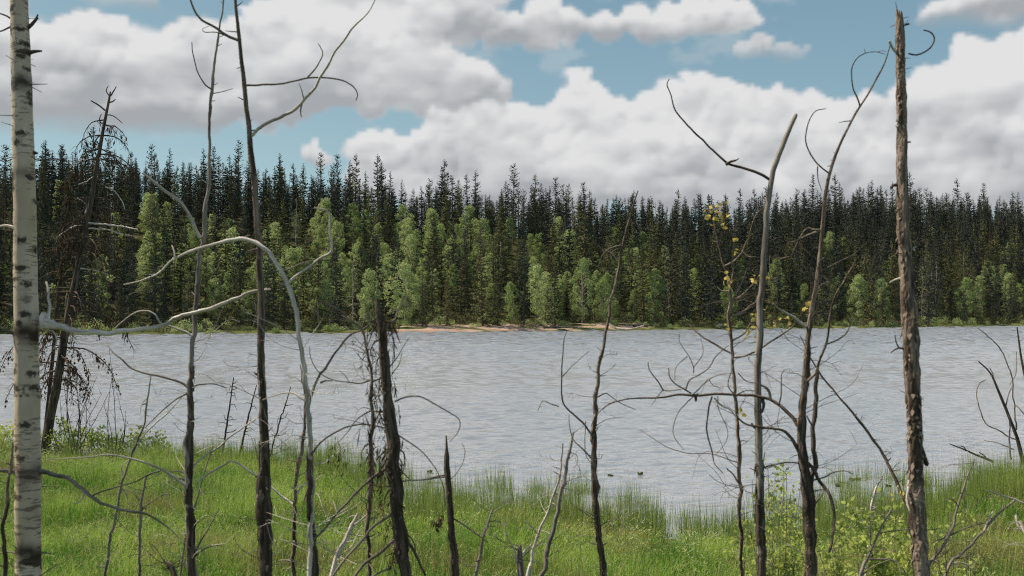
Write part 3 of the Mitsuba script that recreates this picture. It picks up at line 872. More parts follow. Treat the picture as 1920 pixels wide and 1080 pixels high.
# ------------------------------------------------------------------ grass, reeds
def blades(n, R, h0, h1, w, seed, bend=0.45, segs=3):
    rng = np.random.default_rng(seed)
    b = Bag()
    rad, th = R * np.sqrt(rng.random(n)), rng.uniform(0, 2 * np.pi, n)
    base = np.stack([rad * np.cos(th), rad * np.sin(th), np.full(n, -0.04)], 1)
    h = rng.uniform(h0, h1, n) * (0.8 + 0.3 * rng.random(n))
    az = rng.uniform(0, 2 * np.pi, n)
    lean, curve = rng.uniform(0.0, 0.25, n), rng.uniform(0, bend, n) ** 1.4
    d = np.stack([np.cos(az), np.sin(az), az * 0], 1)
    s = np.stack([-np.sin(az), np.cos(az), az * 0], 1)
    tw = rng.uniform(-0.8, 0.8, n)
    s = s * np.cos(tw)[:, None] + d * np.sin(tw)[:, None]
    ww = w * rng.uniform(.6, 1.3, n)
    rows = []
    for k in range(segs):
        t = k / segs
        c = base + d * (h * (lean * t + curve * t * t))[:, None] + np.array([0, 0, 1.0]) * (h * (t - 0.35 * curve * t * t))[:, None]
        wd = s * (ww * (1 - 0.55 * t))[:, None]
        rows += [c - wd, c + wd]
    t = 1.0
    rows.append(base + d * (h * (lean + curve))[:, None] + np.array([0, 0, 1.0]) * (h * (1 - 0.35 * curve))[:, None])
    m = len(rows)
    V = np.stack(rows, 1).reshape(-1, 3)
    i = np.arange(n)[:, None] * m
    f = []
    for k in range(segs - 1):
        a = 2 * k
        f += [i + [[a, a + 1, a + 3]], i + [[a, a + 3, a + 2]]]
    a = 2 * (segs - 1)
    f.append(i + [[a, a + 1, a + 2]])
    b.add(V, np.vstack(f))
    return b


for k in range(6):
    model(f'model_grass_{k}', [blades(115, 0.34, 0.26, 0.62, 0.0046, 600 + k, 1.0)], ['blades'], ['grass_mat'])
for k in range(3):
    model(f'model_reed_{k}', [blades(80, 0.32, 0.42, 1.0, 0.0058, 620 + k, .20)], ['blades'], ['reed_mat'])
for k in range(2):
    model(f'model_straw_{k}', [blades(13, 0.4, 0.30, 0.66, 0.0032, 640 + k, 1.1)], ['blades'], ['straw_mat'])
for k in range(3):
    fb, rk = Bag(), np.random.default_rng(660 + k)
    fp = np.stack([rk.normal(0, .16, 60), rk.normal(0, .16, 60), rk.uniform(.12, .46, 60)], 1)
    fa = unit(rk.normal(0, 1, (60, 3)) * [1, 1, .6]) * rk.uniform(.035, .09, (60, 1))
    fb.kites(fp, fa, unit(np.cross(fa, rk.normal(0, 1, (60, 3)))) * rk.uniform(.004, .012, (60, 1)))
    model(f'model_weed_{k}', [fb], ['leaves'], ['aspen_leaf_mat'])
gr = np.random.default_rng(91)
nw = 0
ng = nr = ns = 0
for y in np.arange(8.5, 35, 0.37):
    half = 0.50 * y + 1.6
    for x in np.arange(-half, half, 0.37):
        xx, yy = x + gr.uniform(-.2, .2), y + gr.uniform(-.2, .2)
        t = float(near_edge(xx)) - yy
        pn = float(meshkit.fbm(np.array([xx * 0.5, yy * 0.5, 3.0]), 3, 9))
        # wet gaps just behind the edge
        wet = max(math.exp(-((xx - 2.7) / 1.3) ** 2 - ((yy - 18.7) / .8) ** 2), 0.9 * math.exp(-((xx + 2.9) / .9) ** 2 - ((yy - 23) / 1.3) ** 2), .8 * math.exp(-((xx - 4.3) / .8) ** 2 - ((yy - 18.4) / .7) ** 2))
        rot = float(gr.uniform(0, 360)); tall = 1.35 if pn > .60 else 1.0
        if t > -0.3 + (pn - .5) * 1.6 and gr.random() > wet * 1.1:
            sc = float(gr.uniform(.6, 1.2)) * (0.85 + 0.8 * (pn - .5)) * tall
            ng += 1
            scene[f'grass__{ng:04d}'] = {'type': 'instance', 'to_world': T().translate([xx, yy, float(height(xx, yy))]).rotate([0, 0, 1], rot).scale([1, 1, sc]), 'group': {'type': 'ref', 'id': f'model_grass_{int(gr.integers(6))}'}}
            if gr.random() < .26:
                nw += 1
                scene[f'weeds__{nw:04d}'] = {'type': 'instance', 'to_world': T().translate([xx, yy, float(height(xx, yy)) + .02]).rotate([0, 0, 1], rot).scale([1, 1, float(gr.uniform(.7, 1.1))]), 'group': {'type': 'ref', 'id': f'model_weed_{int(gr.integers(3))}'}}
            if gr.random() < .3:
                ns += 1
                scene[f'dry_grass__{ns:04d}'] = {'type': 'instance', 'to_world': T().translate([xx, yy, float(height(xx, yy))]).rotate([0, 0, 1], rot), 'group': {'type': 'ref', 'id': f'model_straw_{int(gr.integers(2))}'}}
        pr_ = math.exp(-max(0, -t) / (1.3 + 2.2 * max(0, pn - .42) * 5)) * (0.22 + 1.2 * smooth_ if (smooth_ := float(np.clip((pn - .40) * 6, 0, 1))) > 0 else 0.14)
        if -4.5 < t < 1.6 and gr.random() < pr_ * (0.95 if xx > -5 else .35):
            nr += 1
            sc = float(gr.uniform(.6, 1.15)) * (1.12 if xx > 6 else 1)
            scene[f'reeds__{nr:04d}'] = {'type': 'instance', 'to_world': T().translate([xx, yy, max(-0.3, float(height(xx, yy)))]).rotate([0, 0, 1], rot).scale([.7, .7, sc]), 'group': {'type': 'ref', 'id': f'model_reed_{int(gr.integers(3))}'}}
labels['grass'] = {'label': 'bright green sedge meadow along the near lake shore', 'category': 'grass', 'kind': 'stuff'}
labels['weeds'] = {'label': 'small pale leaves flecking the green meadow', 'category': 'weeds', 'kind': 'stuff'}
labels['dry_grass'] = {'label': 'pale dry straws scattered through the green meadow', 'category': 'grass', 'kind': 'stuff'}
labels['reeds'] = {'label': 'dark green reeds standing in the shallow water at the meadow edge', 'category': 'reeds', 'kind': 'stuff'}
# ------------------------------------------------------------------ foreground: dead and living stems on the bank
SW, GW, BW, DW, AB = 'silver_wood_mat', 'grey_wood_mat', 'brown_wood_mat', 'dark_wood_mat', 'aspen_bark_mat'


def hang(tree, n, rng, spots, lmin, lmax, part, mat, w=0.012, label=None):
    """ragged strips of lichen or dead foliage hanging from SPOTS (k, 3)"""
    b = Bag()
    i = rng.integers(0, len(spots), n)
    l = rng.uniform(lmin, lmax, n)[:, None]
    for k in range(3):
        p = spots[i] + rng.normal(0, w * 1.5, (n, 3)) + [0, 0, -1] * l * (k * 0.3)
        a = (np.array([0, 0, -1.0]) + rng.normal(0, 0.35, (n, 3))) * l * 0.55
        c = unit(np.cross(a, rng.normal(0, 1, (n, 3)))) * w * rng.uniform(.3, 1.0, (n, 1))
        b.kites(p, a, c)
    k = put(f'{tree.key}__{part}', b, mat, False)
    labels[k] = {'kind': 'stuff'} if not label else {'kind': 'stuff', 'label': label}


def leaf_cluster(tree, cx, cy, n, r, size, mat, dy=0.0, part='leaves'):
    """a spray of single leaves round a twig end; size and radius in metres"""
    rng = np.random.default_rng(int(cx * 7 + cy))
    b = Bag()
    c = at(cx, cy, tree.Y + dy)
    p = c + rng.normal(0, 1, (n, 3)) * r * [0.5, 0.6, 0.6]
    for q in p:
        a = unit(rng.normal(0, 1, 3) + [0, 0, -0.25]) * size * rng.uniform(.7, 1.2)
        s = unit(np.cross(a, rng.normal(0, 1, 3))) * size * .42
        nn = unit(np.cross(a, s)) * size * .12
        V = np.array([q, q + a * .3 + s * .9 + nn, q + a * .65 + s * .8 + nn, q + a, q + a * .65 - s * .8 + nn, q + a * .3 - s * .9 + nn, q + a * .5])
        b.add(V, [[0, 1, 6], [1, 2, 6], [2, 3, 6], [3, 4, 6], [4, 5, 6], [5, 0, 6]])
        tube(b, np.array([c + (q - c) * .2, q]), [0.0012, 0.001], 3)
    put(f'{tree.key}__{part}', b, mat, False)


def trace(t, mat, *limbs, **kw):
    for l in limbs:
        t.branch(l[0], l[3] if len(l) > 3 else mat, l[1], l[2], **kw)


# white living aspen at the left edge
labels_before = set()
t = Tree('white_aspen', 7.5, 'thick white aspen trunk with black scars at the left edge')
t.trunk([(53, 1090, 56), (52, 900, 56), (50, 700, 54), (48, 540, 51), (45, 350, 48), (41, 180, 45), (37, 40, 40), (33, -70, 38)], AB, 0.035, 22, drift=0.25, freq=9)
t.branch([(62, 602, 34), (88, 604, 24), (105, 606, 17), (140, 617, 14), (185, 622, 12), (240, 622, 11), (300, 610, 10), (350, 593, 9), (400, 577, 9), (440, 562, 8), (480, 545, 7), (508, 543, 4)], SW, label='long pale limb sweeping right from the black knot', drift=-0.5)
trace(t, SW, ([(90, 604), (92, 580), (88, 550), (85, 528)], 8, 5), ([(72, 612), (98, 622), (106, 640), (98, 655)], 6, 2))
t.branch([(66, 884, 18), (84, 886, 11), (100, 890, 10), (125, 900, 9), (150, 916, 8), (168, 931, 8), (188, 943, 7), (215, 952, 6), (245, 958, 6), (275, 965, 5), (300, 978, 4), (320, 992, 3), (340, 1012, 2)], GW, twigs=3)
trace(t, SW, ([(152, 918), (158, 928), (150, 940), (136, 945)], 5, 2))
trace(t, GW, ([(168, 931), (190, 922), (225, 912), (258, 902), (282, 888), (300, 884)], 4, 2), ([(40, 886), (18, 884), (0, 882), (-20, 878)], 14, 7), ([(42, 625), (28, 625), (10, 620), (-12, 607)], 9, 4), ([(35, 1036), (15, 1036), (-5, 1040)], 6, 2), ([(60, 1036), (82, 1037), (103, 1040)], 6, 1))
trace(t, DW, ([(52, 98), (66, 98), (78, 97)], 12, 4), ([(50, 52), (60, 46), (66, 38), (70, 28)], 11, 3), ([(60, 45), (66, 42), (72, 34)], 5, 2), ([(28, 38), (14, 31), (-8, 24)], 5, 3), ([(28, 46), (10, 56), (-6, 62)], 5, 3), ([(62, 285), (70, 287)], 12, 4))
trace(t, SW, ([(30, 425), (15, 424), (-10, 428)], 8, 5))
t.done(GW)

# leaning dead spruce by the water, hung with dead boughs
t = Tree('dead_spruce', 29.5, 'dark leaning dead spruce hung with ragged boughs at the left water edge')
S = t.trunk([(86, 832, 21), (97, 770, 20), (107, 720, 19), (118, 650, 17), (128, 590, 16), (140, 530, 14), (150, 480, 13), (163, 420, 12), (172, 370, 11), (180, 320, 9), (187, 280, 8), (193, 245, 7), (199, 215, 6), (204, 190, 5), (207, 172, 3)], DW, 0.12, 10, drift=0.6, step=.12, freq=4)
trace(t, DW, ([(206, 180), (200, 170), (203, 160)], 3, 2), ([(206, 182), (213, 172), (218, 162)], 4, 2), ([(198, 207), (185, 197), (171, 189)], 4, 3), ([(203, 192), (212, 190), (217, 186)], 4, 2), ([(193, 232), (187, 225), (190, 214)], 3, 2), ([(198, 215), (212, 217), (222, 224), (230, 231)], 3, 1.5))
trace(t, SW, ([(166, 408), (155, 420), (140, 424), (122, 434), (106, 446)], 5, 2), ([(163, 418), (190, 420), (225, 424), (258, 430)], 5, 3), ([(165, 428), (200, 430), (225, 438), (250, 443)], 4, 2), ([(148, 503), (170, 505), (190, 510), (204, 516)], 4, 2), ([(160, 400), (163, 390), (158, 380), (146, 372)], 4, 2),
      ([(178, 330), (168, 336), (158, 342), (148, 346)], 3, 2), ([(183, 290), (195, 306), (205, 320)], 4, 2), ([(178, 300), (160, 300), (146, 304), (138, 312)], 4, 2), ([(197, 350), (215, 358), (228, 375), (234, 392)], 3, 2), ([(128, 545), (124, 560), (122, 575)], 4, 2))
rng = np.random.default_rng(8)
spots, low = [], []
for k in range(118):
    i = int(rng.uniform(0.22, 0.93) * (len(S) - 1))
    p, f = S[i, :3], i / len(S)
    az = rng.uniform(0, 2 * np.pi)
    if abs(math.cos(az)) < .25:
        continue
    l = (1.5 * (1 - f) ** 0.55 + 0.34) * rng.uniform(0.3, 1.25)
    d = np.array([math.cos(az), 0.7 * math.sin(az), 0])
    Q = spline([p, p + d * l * .45 + [0, 0, -.05 * l], p + d * l * .8 + [0, 0, -.28 * l], p + d * l + [0, 0, -.62 * l]], .12)
    b = Bag(); tube(b, Q[:, :3], np.linspace(.022, .007, len(Q)), 5, .1, k)
    for j in range(len(Q) // 3, len(Q)):
        for _ in range(2):
            e = unit(rng.normal(0, 1, 3) * [1, 1, .5] + [0, 0, -.8]); m = rng.uniform(.08, .32)
            R_ = np.array([Q[j, :3], Q[j, :3] + e * m * .5, Q[j, :3] + (e + [0, 0, -.3]) * m])
            tube(b, R_, [.007, .005, .003], 3)
    put(f'{t.key}__bough', b, DW)
    (low if f < .42 else spots).append(Q[len(Q) // 4:, :3])
hang(t, 330, rng, np.vstack(spots), .10, .40, 'lichen', 'lichen_mat', .032)
hang(t, 300, rng, np.vstack(low), .06, .22, 'rusty_needles', 'rust_needle_mat', .035, 'rust brown dead needles on the lower boughs')
col = np.array([[*at(x, y, 29.8)] for x, y in [(140, 312), (137, 330), (133, 350), (130, 372), (126, 398), (122, 420), (120, 450), (124, 340), (131, 390)]])
hang(t, 90, rng, col, .12, .4, 'lichen', 'lichen_mat', .03)
t = Tree('dead_spruce', 30.2, 'thin dark dead trunk just left of the leaning dead spruce base')
t.trunk([(84, 825, 10), (92, 740, 9), (100, 660, 8), (104, 600, 7), (111, 520, 5), (122, 440, 3), (126, 400, 2)], DW, .1, 7, step=.15, freq=5)
for k in range(12):
    i = int(rng.uniform(.3, .95) * (len(t.S) - 1)); p = t.S[i, :3]; sg = rng.choice([-1, 1])
    l = rng.uniform(.25, .8)
    Q = spline([p, p + [sg * l * .5, .1, -.05], p + [sg * l, .2, -.35 * l]], .1); b = Bag(); tube(b, Q[:, :3], np.linspace(.014, .005, len(Q)), 4)
    put(f'{t.key}__branch', b, DW)

# slim grey dead stems, left part, traced one by one
t = Tree('dead_sapling', 8.0, 'slim grey dead sapling with a dark foot and a long white side limb')
t.trunk([(361, 1090, 17), (358, 1000, 16), (354, 920, 15), (356, 820, 13), (358, 740, 12), (362, 660, 11), (368, 580, 11), (373, 500, 10), (382, 420, 9), (390, 340, 8), (392, 300, 7), (394, 220, 6), (397, 165, 6), (405, 100, 5), (413, 50, 4), (421, -20, 3)], GW, .10, 10, drift=.2, sleeve=735)
t.branch([(379, 448, 9), (370, 432, 9), (355, 402, 8), (335, 376, 8), (310, 358, 7), (290, 342, 6), (268, 324, 3)], SW, label='bleached white limb rising to the left')
trace(t, SW, ([(291, 343), (283, 336), (279, 326)], 4, 2), ([(362, 632), (345, 620), (322, 612), (300, 606), (293, 593), (278, 584), (258, 585), (237, 597), (216, 615)], 6, 2), ([(352, 912), (330, 896), (300, 878), (255, 862), (205, 853), (165, 857), (90, 862)], 7, 2), ([(362, 875), (390, 850), (420, 830), (450, 805), (480, 785), (503, 768)], 5, 2), ([(366, 905), (390, 888), (420, 872), (440, 866), (470, 885), (500, 905), (530, 932), (553, 949)], 4, 5))
trace(t, GW, ([(356, 732), (340, 718), (310, 709), (280, 702), (250, 692), (225, 672), (212, 660), (202, 648)], 6, 3), ([(357, 737), (370, 722), (400, 720), (426, 728)], 5, 2), ([(357, 735), (335, 745), (310, 765), (290, 785), (272, 803)], 4, 2), ([(353, 897), (340, 885), (318, 884)], 4, 2), ([(362, 1040), (372, 1020), (385, 1000), (400, 975), (411, 955)], 5, 2), ([(397, 168), (385, 160), (372, 140), (363, 105), (360, 80)], 4, 2), ([(397, 175), (415, 172), (436, 166)], 2.5, 1.5), ([(352, 582), (361, 577), (372, 571)], 3, 6), ([(353, 905), (340, 898), (326, 902), (318, 892)], 4, 2), ([(362, 1045), (385, 1028), (415, 1022)], 4, 1.5))
t.wisps(26, 1075, 640)
t.done(SW)

t = Tree('dead_sapling', 7.0, 'tall bent grey dead sapling forking left and right near the sky top')
t.trunk([(498, 1090, 26), (497, 1000, 28), (494, 930, 30), (495, 870, 24), (493, 780, 20), (490, 700, 17), (490, 620, 17), (489, 560, 16), (486, 480, 15), (482, 420, 14), (477, 350, 13), (471, 290, 13), (465, 230, 11), (458, 160, 10), (452, 110, 9), (447, 60, 8), (443, 20, 7), (440, -20, 6)], BW, .12, 12, drift=-.2, flakes=90, sleeve=868)
trace(t, GW, ([(449, 79), (425, 68), (405, 52), (380, 36), (365, 20), (353, -12)], 7, 4), ([(425, 68), (405, 61), (385, 61), (380, 54), (392, 49)], 3, 1.2), ([(459, 161), (490, 158), (520, 158), (550, 152), (577, 145), (610, 145), (640, 150), (662, 162), (670, 178), (667, 188)], 5, 2.5), ([(577, 146), (592, 130), (603, 110), (605, 98), (596, 82)], 4, 2), ([(568, 190), (563, 208), (565, 219)], 4, 2), ([(570, 186), (565, 168), (560, 155)], 3, 1.2), ([(490, 470), (475, 468), (462, 472)], 5, 2))
t.branch([(469, 256, 8), (490, 240, 8), (520, 225, 7), (550, 207, 7), (570, 187, 7), (590, 163, 6), (605, 135, 6), (622, 105, 5), (640, 80, 5), (665, 48, 4), (690, 24, 3), (706, -6, 2)], SW)
trace(t, DW, ([(490, 705), (480, 702), (476, 698)], 7, 3), ([(495, 880), (484, 892), (478, 893)], 10, 4))
t.wisps(18, 1075, 640, .08, .35)
t.done(GW)

t = Tree('arched_sapling', 6.5, 'pale dead sapling arching over to the left in a wide hoop')
t.trunk([(585, 1090, 12.6), (583, 980, 11.8), (583, 900, 11.8), (581, 820, 10.9), (577, 740, 10.9), (570, 680, 10.1), (560, 620, 10.1), (550, 570, 10.1), (537, 530, 10.1), (520, 500, 10.1), (500, 470, 9.2), (480, 455, 8.4), (455, 447, 8.4), (425, 449, 7.6), (395, 460, 6.7), (370, 468, 5.9), (345, 478, 5.9), (325, 487, 5.0), (305, 505, 4.2), (285, 517, 4.2), (265, 525, 3.4), (232, 534, 2.5)], SW, .10, 10, drift=.3, sleeve=835)
trace(t, SW, ([(537, 535), (555, 518), (580, 500), (605, 482), (621, 472), (621, 450), (618, 430), (618, 405), (610, 393), (590, 389)], 7, 3), ([(325, 488), (326, 472), (322, 460)], 4, 3), ([(572, 752), (560, 745), (550, 738), (530, 738), (510, 743), (492, 750)], 5, 2))
trace(t, GW, ([(505, 512), (530, 507), (565, 495), (592, 489), (615, 489)], 4, 2), ([(580, 752), (590, 720), (600, 700), (612, 690), (627, 664), (645, 641), (660, 626), (680, 618), (699, 600), (708, 590)], 6, 4), ([(598, 718), (608, 714), (622, 714)], 5, 3), ([(283, 518), (276, 532), (262, 545), (240, 553)], 3, 1.5), ([(583, 850), (600, 830), (640, 805), (660, 798), (690, 797), (722, 803)], 5, 3), ([(584, 1012), (610, 990), (640, 955), (680, 915), (700, 895), (724, 877)], 5, 7), ([(600, 565), (630, 578), (650, 595), (668, 611)], 3, 3), ([(578, 905), (572, 930), (566, 960)], 3, 2))
t.wisps(24, 1075, 620)
t.done(SW)
t = Tree('thin_stem', 7.6, 'thin dark stem close left of the arched pale sapling foot')
t.trunk([(548, 1090, 9), (551, 1010, 10), (552, 960, 9), (558, 900, 8), (567, 840, 8), (572, 780, 6), (570, 730, 5), (567, 705, 4), (563, 685, 2)], BW, .12, 8, drift=.2)
trace(t, SW, ([(556, 925), (565, 912), (577, 905)], 5, 4), ([(551, 1052), (535, 1050), (523, 1051)], 4, 2), ([(551, 1060), (538, 1068), (545, 1080)], 3, 2))
t.wisps(9, 1060, 720, .08, .25)
t.done(GW)

# shaggy broken trunk
t = Tree('shaggy_snag', 6.0, 'black shaggy broken snag with tattered lichen left of centre')
S = t.trunk([(764, 1090, 26), (753, 1030, 32), (746, 980, 29), (742, 920, 29), (737, 850, 30), (730, 790, 29), (725, 740, 24), (722, 690, 22), (718, 650, 19), (713, 610, 18), (710, 585, 15), (708, 568, 10)], DW, .24, 14, jag=.03, flakes=420, drift=.1)
trace(t, GW, ([(738, 752), (760, 745), (790, 745), (815, 757), (845, 775), (860, 785), (862, 800), (855, 815), (843, 828)], 4, 1.5), ([(742, 812), (770, 830), (790, 845), (810, 870), (822, 890), (832, 915), (835, 950)], 3.5, 1.5), ([(713, 628), (730, 610), (742, 597), (745, 585), (752, 567), (766, 554)], 5, 2), ([(716, 606), (728, 590), (737, 584), (748, 580)], 4, 2), ([(712, 603), (698, 622), (690, 645), (680, 668)], 4, 2), ([(730, 692), (745, 670), (753, 655), (768, 632)], 3, 1.2), ([(735, 700), (748, 685), (754, 662)], 2.5, 1.2), ([(740, 745), (742, 732), (740, 728)], 3, 2), ([(744, 905), (770, 902), (800, 900), (836, 895)], 3, 3),
      ([(744, 958), (705, 985), (680, 1010), (650, 1045), (622, 1085)], 7, 5), ([(742, 1016), (705, 1043), (680, 1062), (660, 1088)], 8, 6), ([(722, 880), (700, 896), (690, 904)], 8, 7), ([(735, 1065), (715, 1072), (690, 1085)], 5, 4))
trace(t, DW, ([(752, 1012), (768, 1025), (780, 1045), (796, 1080)], 9, 5), ([(742, 840), (757, 850), (758, 870), (754, 890)], 4, 2), ([(742, 868), (755, 885), (768, 898)], 4, 2), ([(728, 770), (712, 772), (700, 770)], 5, 3), ([(735, 835), (718, 850), (706, 862)], 5, 3), ([(736, 910), (715, 912), (690, 906)], 4, 3), ([(740, 905), (752, 895), (754, 868)], 5, 3))
t.branch([(726, 795), (727, 778), (732, 772), (735, 780)], SW, 8, 4, label='bleached curl of peeled wood')
for k in range(20):
    i = int(rng.uniform(.1, .97) * (len(S) - 1)); x0 = 960 + F * S[i, 0] / S[i, 1]
    y0 = 581 - F * (S[i, 2] - 4) / S[i, 1]; sg = -1 if rng.random() < .72 else 1; q = rng.uniform(10, 34)
    t.branch([(x0, y0), (x0 + sg * q * .6, y0 + q * .1), (x0 + sg * q, y0 + q * .7), (x0 + sg * q * 1.05, y0 + q * 1.3)], DW, 4.5, 2, part='dead_twig')
rng = np.random.default_rng(18)
tat = S[rng.integers(5, len(S) - 2, 200), :3] + np.stack([rng.normal(-.035, .05, 200), rng.normal(0, .05, 200), rng.normal(0, .02, 200)], 1)
hang(t, 260, rng, tat, .02, .16, 'lichen', 'lichen_mat', .005)
col = np.array([at(x + rng.normal(0, 9), y, 6.0) for x, y in [(703, 600), (697, 640), (700, 680), (706, 720), (706, 760), (700, 800), (706, 850), (702, 900), (712, 950), (716, 1000), (730, 590), (742, 605), (720, 580), (735, 620)] for _ in range(4)])
hang(t, 110, rng, col, .02, .12, 'lichen', 'lichen_mat', .0045)
for x, y in [(627, 850), (632, 868), (628, 875), (645, 960), (640, 945)]:
    pass
t = Tree('thin_stem', 6.3, 'thin dark crooked stem touching the left side of the shaggy snag')
t.trunk([(690, 1090, 9), (692, 1000, 10), (694, 920, 12), (697, 860, 11), (698, 800, 9), (697, 760, 7), (696, 720, 6), (692, 680, 6), (685, 640, 5), (678, 616, 5), (663, 605, 4), (640, 592, 2)], BW, .16, 9, flakes=60, drift=.1)
trace(t, GW, ([(678, 618), (683, 598), (684, 575)], 4, 2), ([(694, 713), (675, 720), (655, 718), (640, 716), (615, 708), (595, 695), (582, 670), (580, 650)], 4, 1.5), ([(655, 718), (648, 705), (636, 695)], 2, 1.2), ([(697, 770), (680, 778), (665, 790), (650, 812), (628, 835)], 4, 1.5), ([(697, 716), (706, 712), (714, 708)], 4, 3), ([(698, 830), (685, 835), (678, 850), (680, 862)], 4, 2))
t.wisps(22, 1060, 640, .08, .3)
t.done(GW)
hang(t, 40, rng, np.array([at(628 + rng.normal(0, 8), 850 + rng.normal(0, 14), 6.3) for _ in range(20)] + [at(690, y, 6.3) for y in range(800, 1000, 12)]), .02, .07, 'lichen', 'lichen_mat', .005)
t = Tree('broken_stub', 7.0, 'short black pointed stub right of the shaggy snag')
t.trunk([(853, 1092, 21), (848, 1030, 18), (845, 980, 16), (842, 920, 14), (839, 880, 13), (838, 857, 11), (838, 842, 6), (837, 818, 3)], DW, .2, 10, flakes=150, jag=.01)
trace(t, GW, ([(838, 890), (820, 893), (800, 898)], 4, 3), ([(843, 968), (870, 985), (895, 1003), (915, 1018)], 4, 2), ([(838, 905), (856, 888), (868, 868), (872, 845), (866, 832)], 2, 1.2))
hang(t, 14, rng, np.array([at(828 + rng.normal(0, 8), 972 + rng.normal(0, 4), 7.0) for _ in range(12)]), .02, .09, 'lichen', 'lichen_mat', .012)

# sticks low in the frame
def pole(name, Y, label, pts, mat, limbs=(), knob=.1, jag=.01, flakes=0, cat='dead branch', lm=None):
    t = Tree(name, Y, label, cat)
    t.trunk(pts, mat, knob, 9, jag=jag, drift=.1, flakes=flakes, part='stem')
    trace(t, lm or mat, *limbs)
    t.wisps(9, 1080, 760, .08, .3)
    t.done(mat)
    return t


pole('forked_stick', 6.6, 'bleached forked stick leaning right below the arched sapling', [(622, 1090, 11), (637, 1040, 12), (650, 1010, 12), (660, 985, 9), (671, 966, 6)], SW, [([(658, 990), (680, 972), (688, 965)], 6, 3), ([(655, 1002), (670, 1004), (684, 1006)], 3, 2), ([(668, 970), (660, 968), (652, 972)], 4, 2)])
pole('leaning_pole', 7.5, 'straight dark grey pole leaning right in the middle meadow', [(1014, 1090, 11), (1030, 1010, 10), (1045, 950, 9), (1060, 880, 8), (1072, 822, 5), (1074, 812, 3)], GW, [([(1066, 848), (1080, 852), (1083, 866), (1076, 878)], 2, 1.2)])
pole('white_stick', 8.0, 'pale crooked stick left of the leaning dark pole', [(987, 1090, 9), (995, 1050, 7), (1010, 1000, 6), (1030, 950, 5), (1045, 910, 5), (1052, 880, 4), (1053, 833, 5)], SW, [([(1050, 892), (1043, 888), (1037, 884)], 3, 1.5), ([(1008, 1003), (998, 990), (985, 978)], 3, 1.5)])
pole('short_stick', 7.0, 'short dark stick between the black stub and the pale stick', [(889, 1090, 8), (897, 1050, 8), (905, 1010, 7), (915, 980, 6), (923, 957, 4)], GW, [([(914, 980), (928, 977), (938, 980)], 3, 2)])
pole('forked_stub', 7.0, 'low forked grey stub with a white sliver in the meadow middle', [(977, 1092, 16), (975, 1050, 13), (974, 1024, 10)], GW, [([(975, 1048), (985, 1032), (996, 1020)], 8, 3), ([(973, 1060), (966, 1045), (962, 1030), (950, 1005), (946, 980)], 6, 2)], lm=SW)
pole('thin_stem', 9.0, 'thin pale brown stem curving up left of the slim grey sapling', [(193, 1092, 7), (205, 1020, 7), (215, 970, 6), (225, 920, 6), (240, 870, 5), (258, 830, 5), (270, 790, 4), (277, 750, 4), (283, 703, 2)], GW, [([(258, 832), (285, 800), (320, 770), (350, 735)], 4, 2), ([(226, 915), (236, 925), (240, 945)], 3, 2), ([(277, 745), (265, 760), (262, 778)], 2, 1.2), ([(232, 890), (228, 875), (240, 862)], 3, 2)], lm=SW)
pole('thin_stem', 8.6, 'thin dark stem with a bent pale top beside the lower aspen limb', [(260, 1092, 7), (262, 1015, 6), (265, 965, 6), (270, 915, 5), (275, 892, 5), (300, 883, 3)], GW, [([(266, 955), (285, 940), (305, 928), (318, 928)], 3, 2), ([(262, 940), (250, 925), (235, 918)], 3, 1.5)])
pole('thin_stem', 7.0, 'brown stem at the very left edge beside the white aspen', [(8, 1092, 11), (7, 1000, 9), (13, 930, 8), (20, 880, 6), (24, 830, 4)], BW, [([(7, 980), (2, 972), (-8, 968)], 4, 2)])
pole('low_stub', 7.0, 'short dark stub at the bottom edge left of the slim grey sapling', [(330, 1095, 12), (322, 1066, 12), (317, 1053, 10)], DW)
pole('thin_stem', 8.4, 'faint thin twig stem crossing the lake left of the stub trio', [(335, 1092, 5), (345, 1020, 4), (362, 960, 4), (385, 880, 3), (398, 840, 2)], GW)
for (Y, lab, pts) in [(29.0, 'small bare dead spruce with tiny side twigs standing in the far meadow edge', [(422, 818, 4.5), (430, 765, 3.5), (438, 708, 2)]), (28.0, 'dark thin dead pole left of the bent sapling at the meadow edge', [(452, 838, 5), (466, 780, 4), (481, 722, 2)]), (27.5, 'dark thin leaning pole right of the bent sapling at the meadow edge', [(510, 842, 4), (526, 785, 3.5), (545, 725, 2)])]:
    t = Tree('marsh_pole', Y, lab, 'dead tree')
    t.trunk(pts, DW, .08, 6, step=.08, drift=.05)
    for k in range(16 if Y == 29.0 else 5):
        i = int(rng.uniform(.3, .97) * (len(t.S) - 1)); p = t.S[i, :3]; l = rng.uniform(.1, .32) * (1.2 - i / len(t.S) * .7); sg = rng.choice([-1, 1])
        b = Bag(); tube(b, [p, p + [sg * l * .6, .03, .02], p + [sg * l, .05, .08 * rng.normal()]], [.012, .009, .005], 4)
        put(f'{t.key}__twig', b, DW)

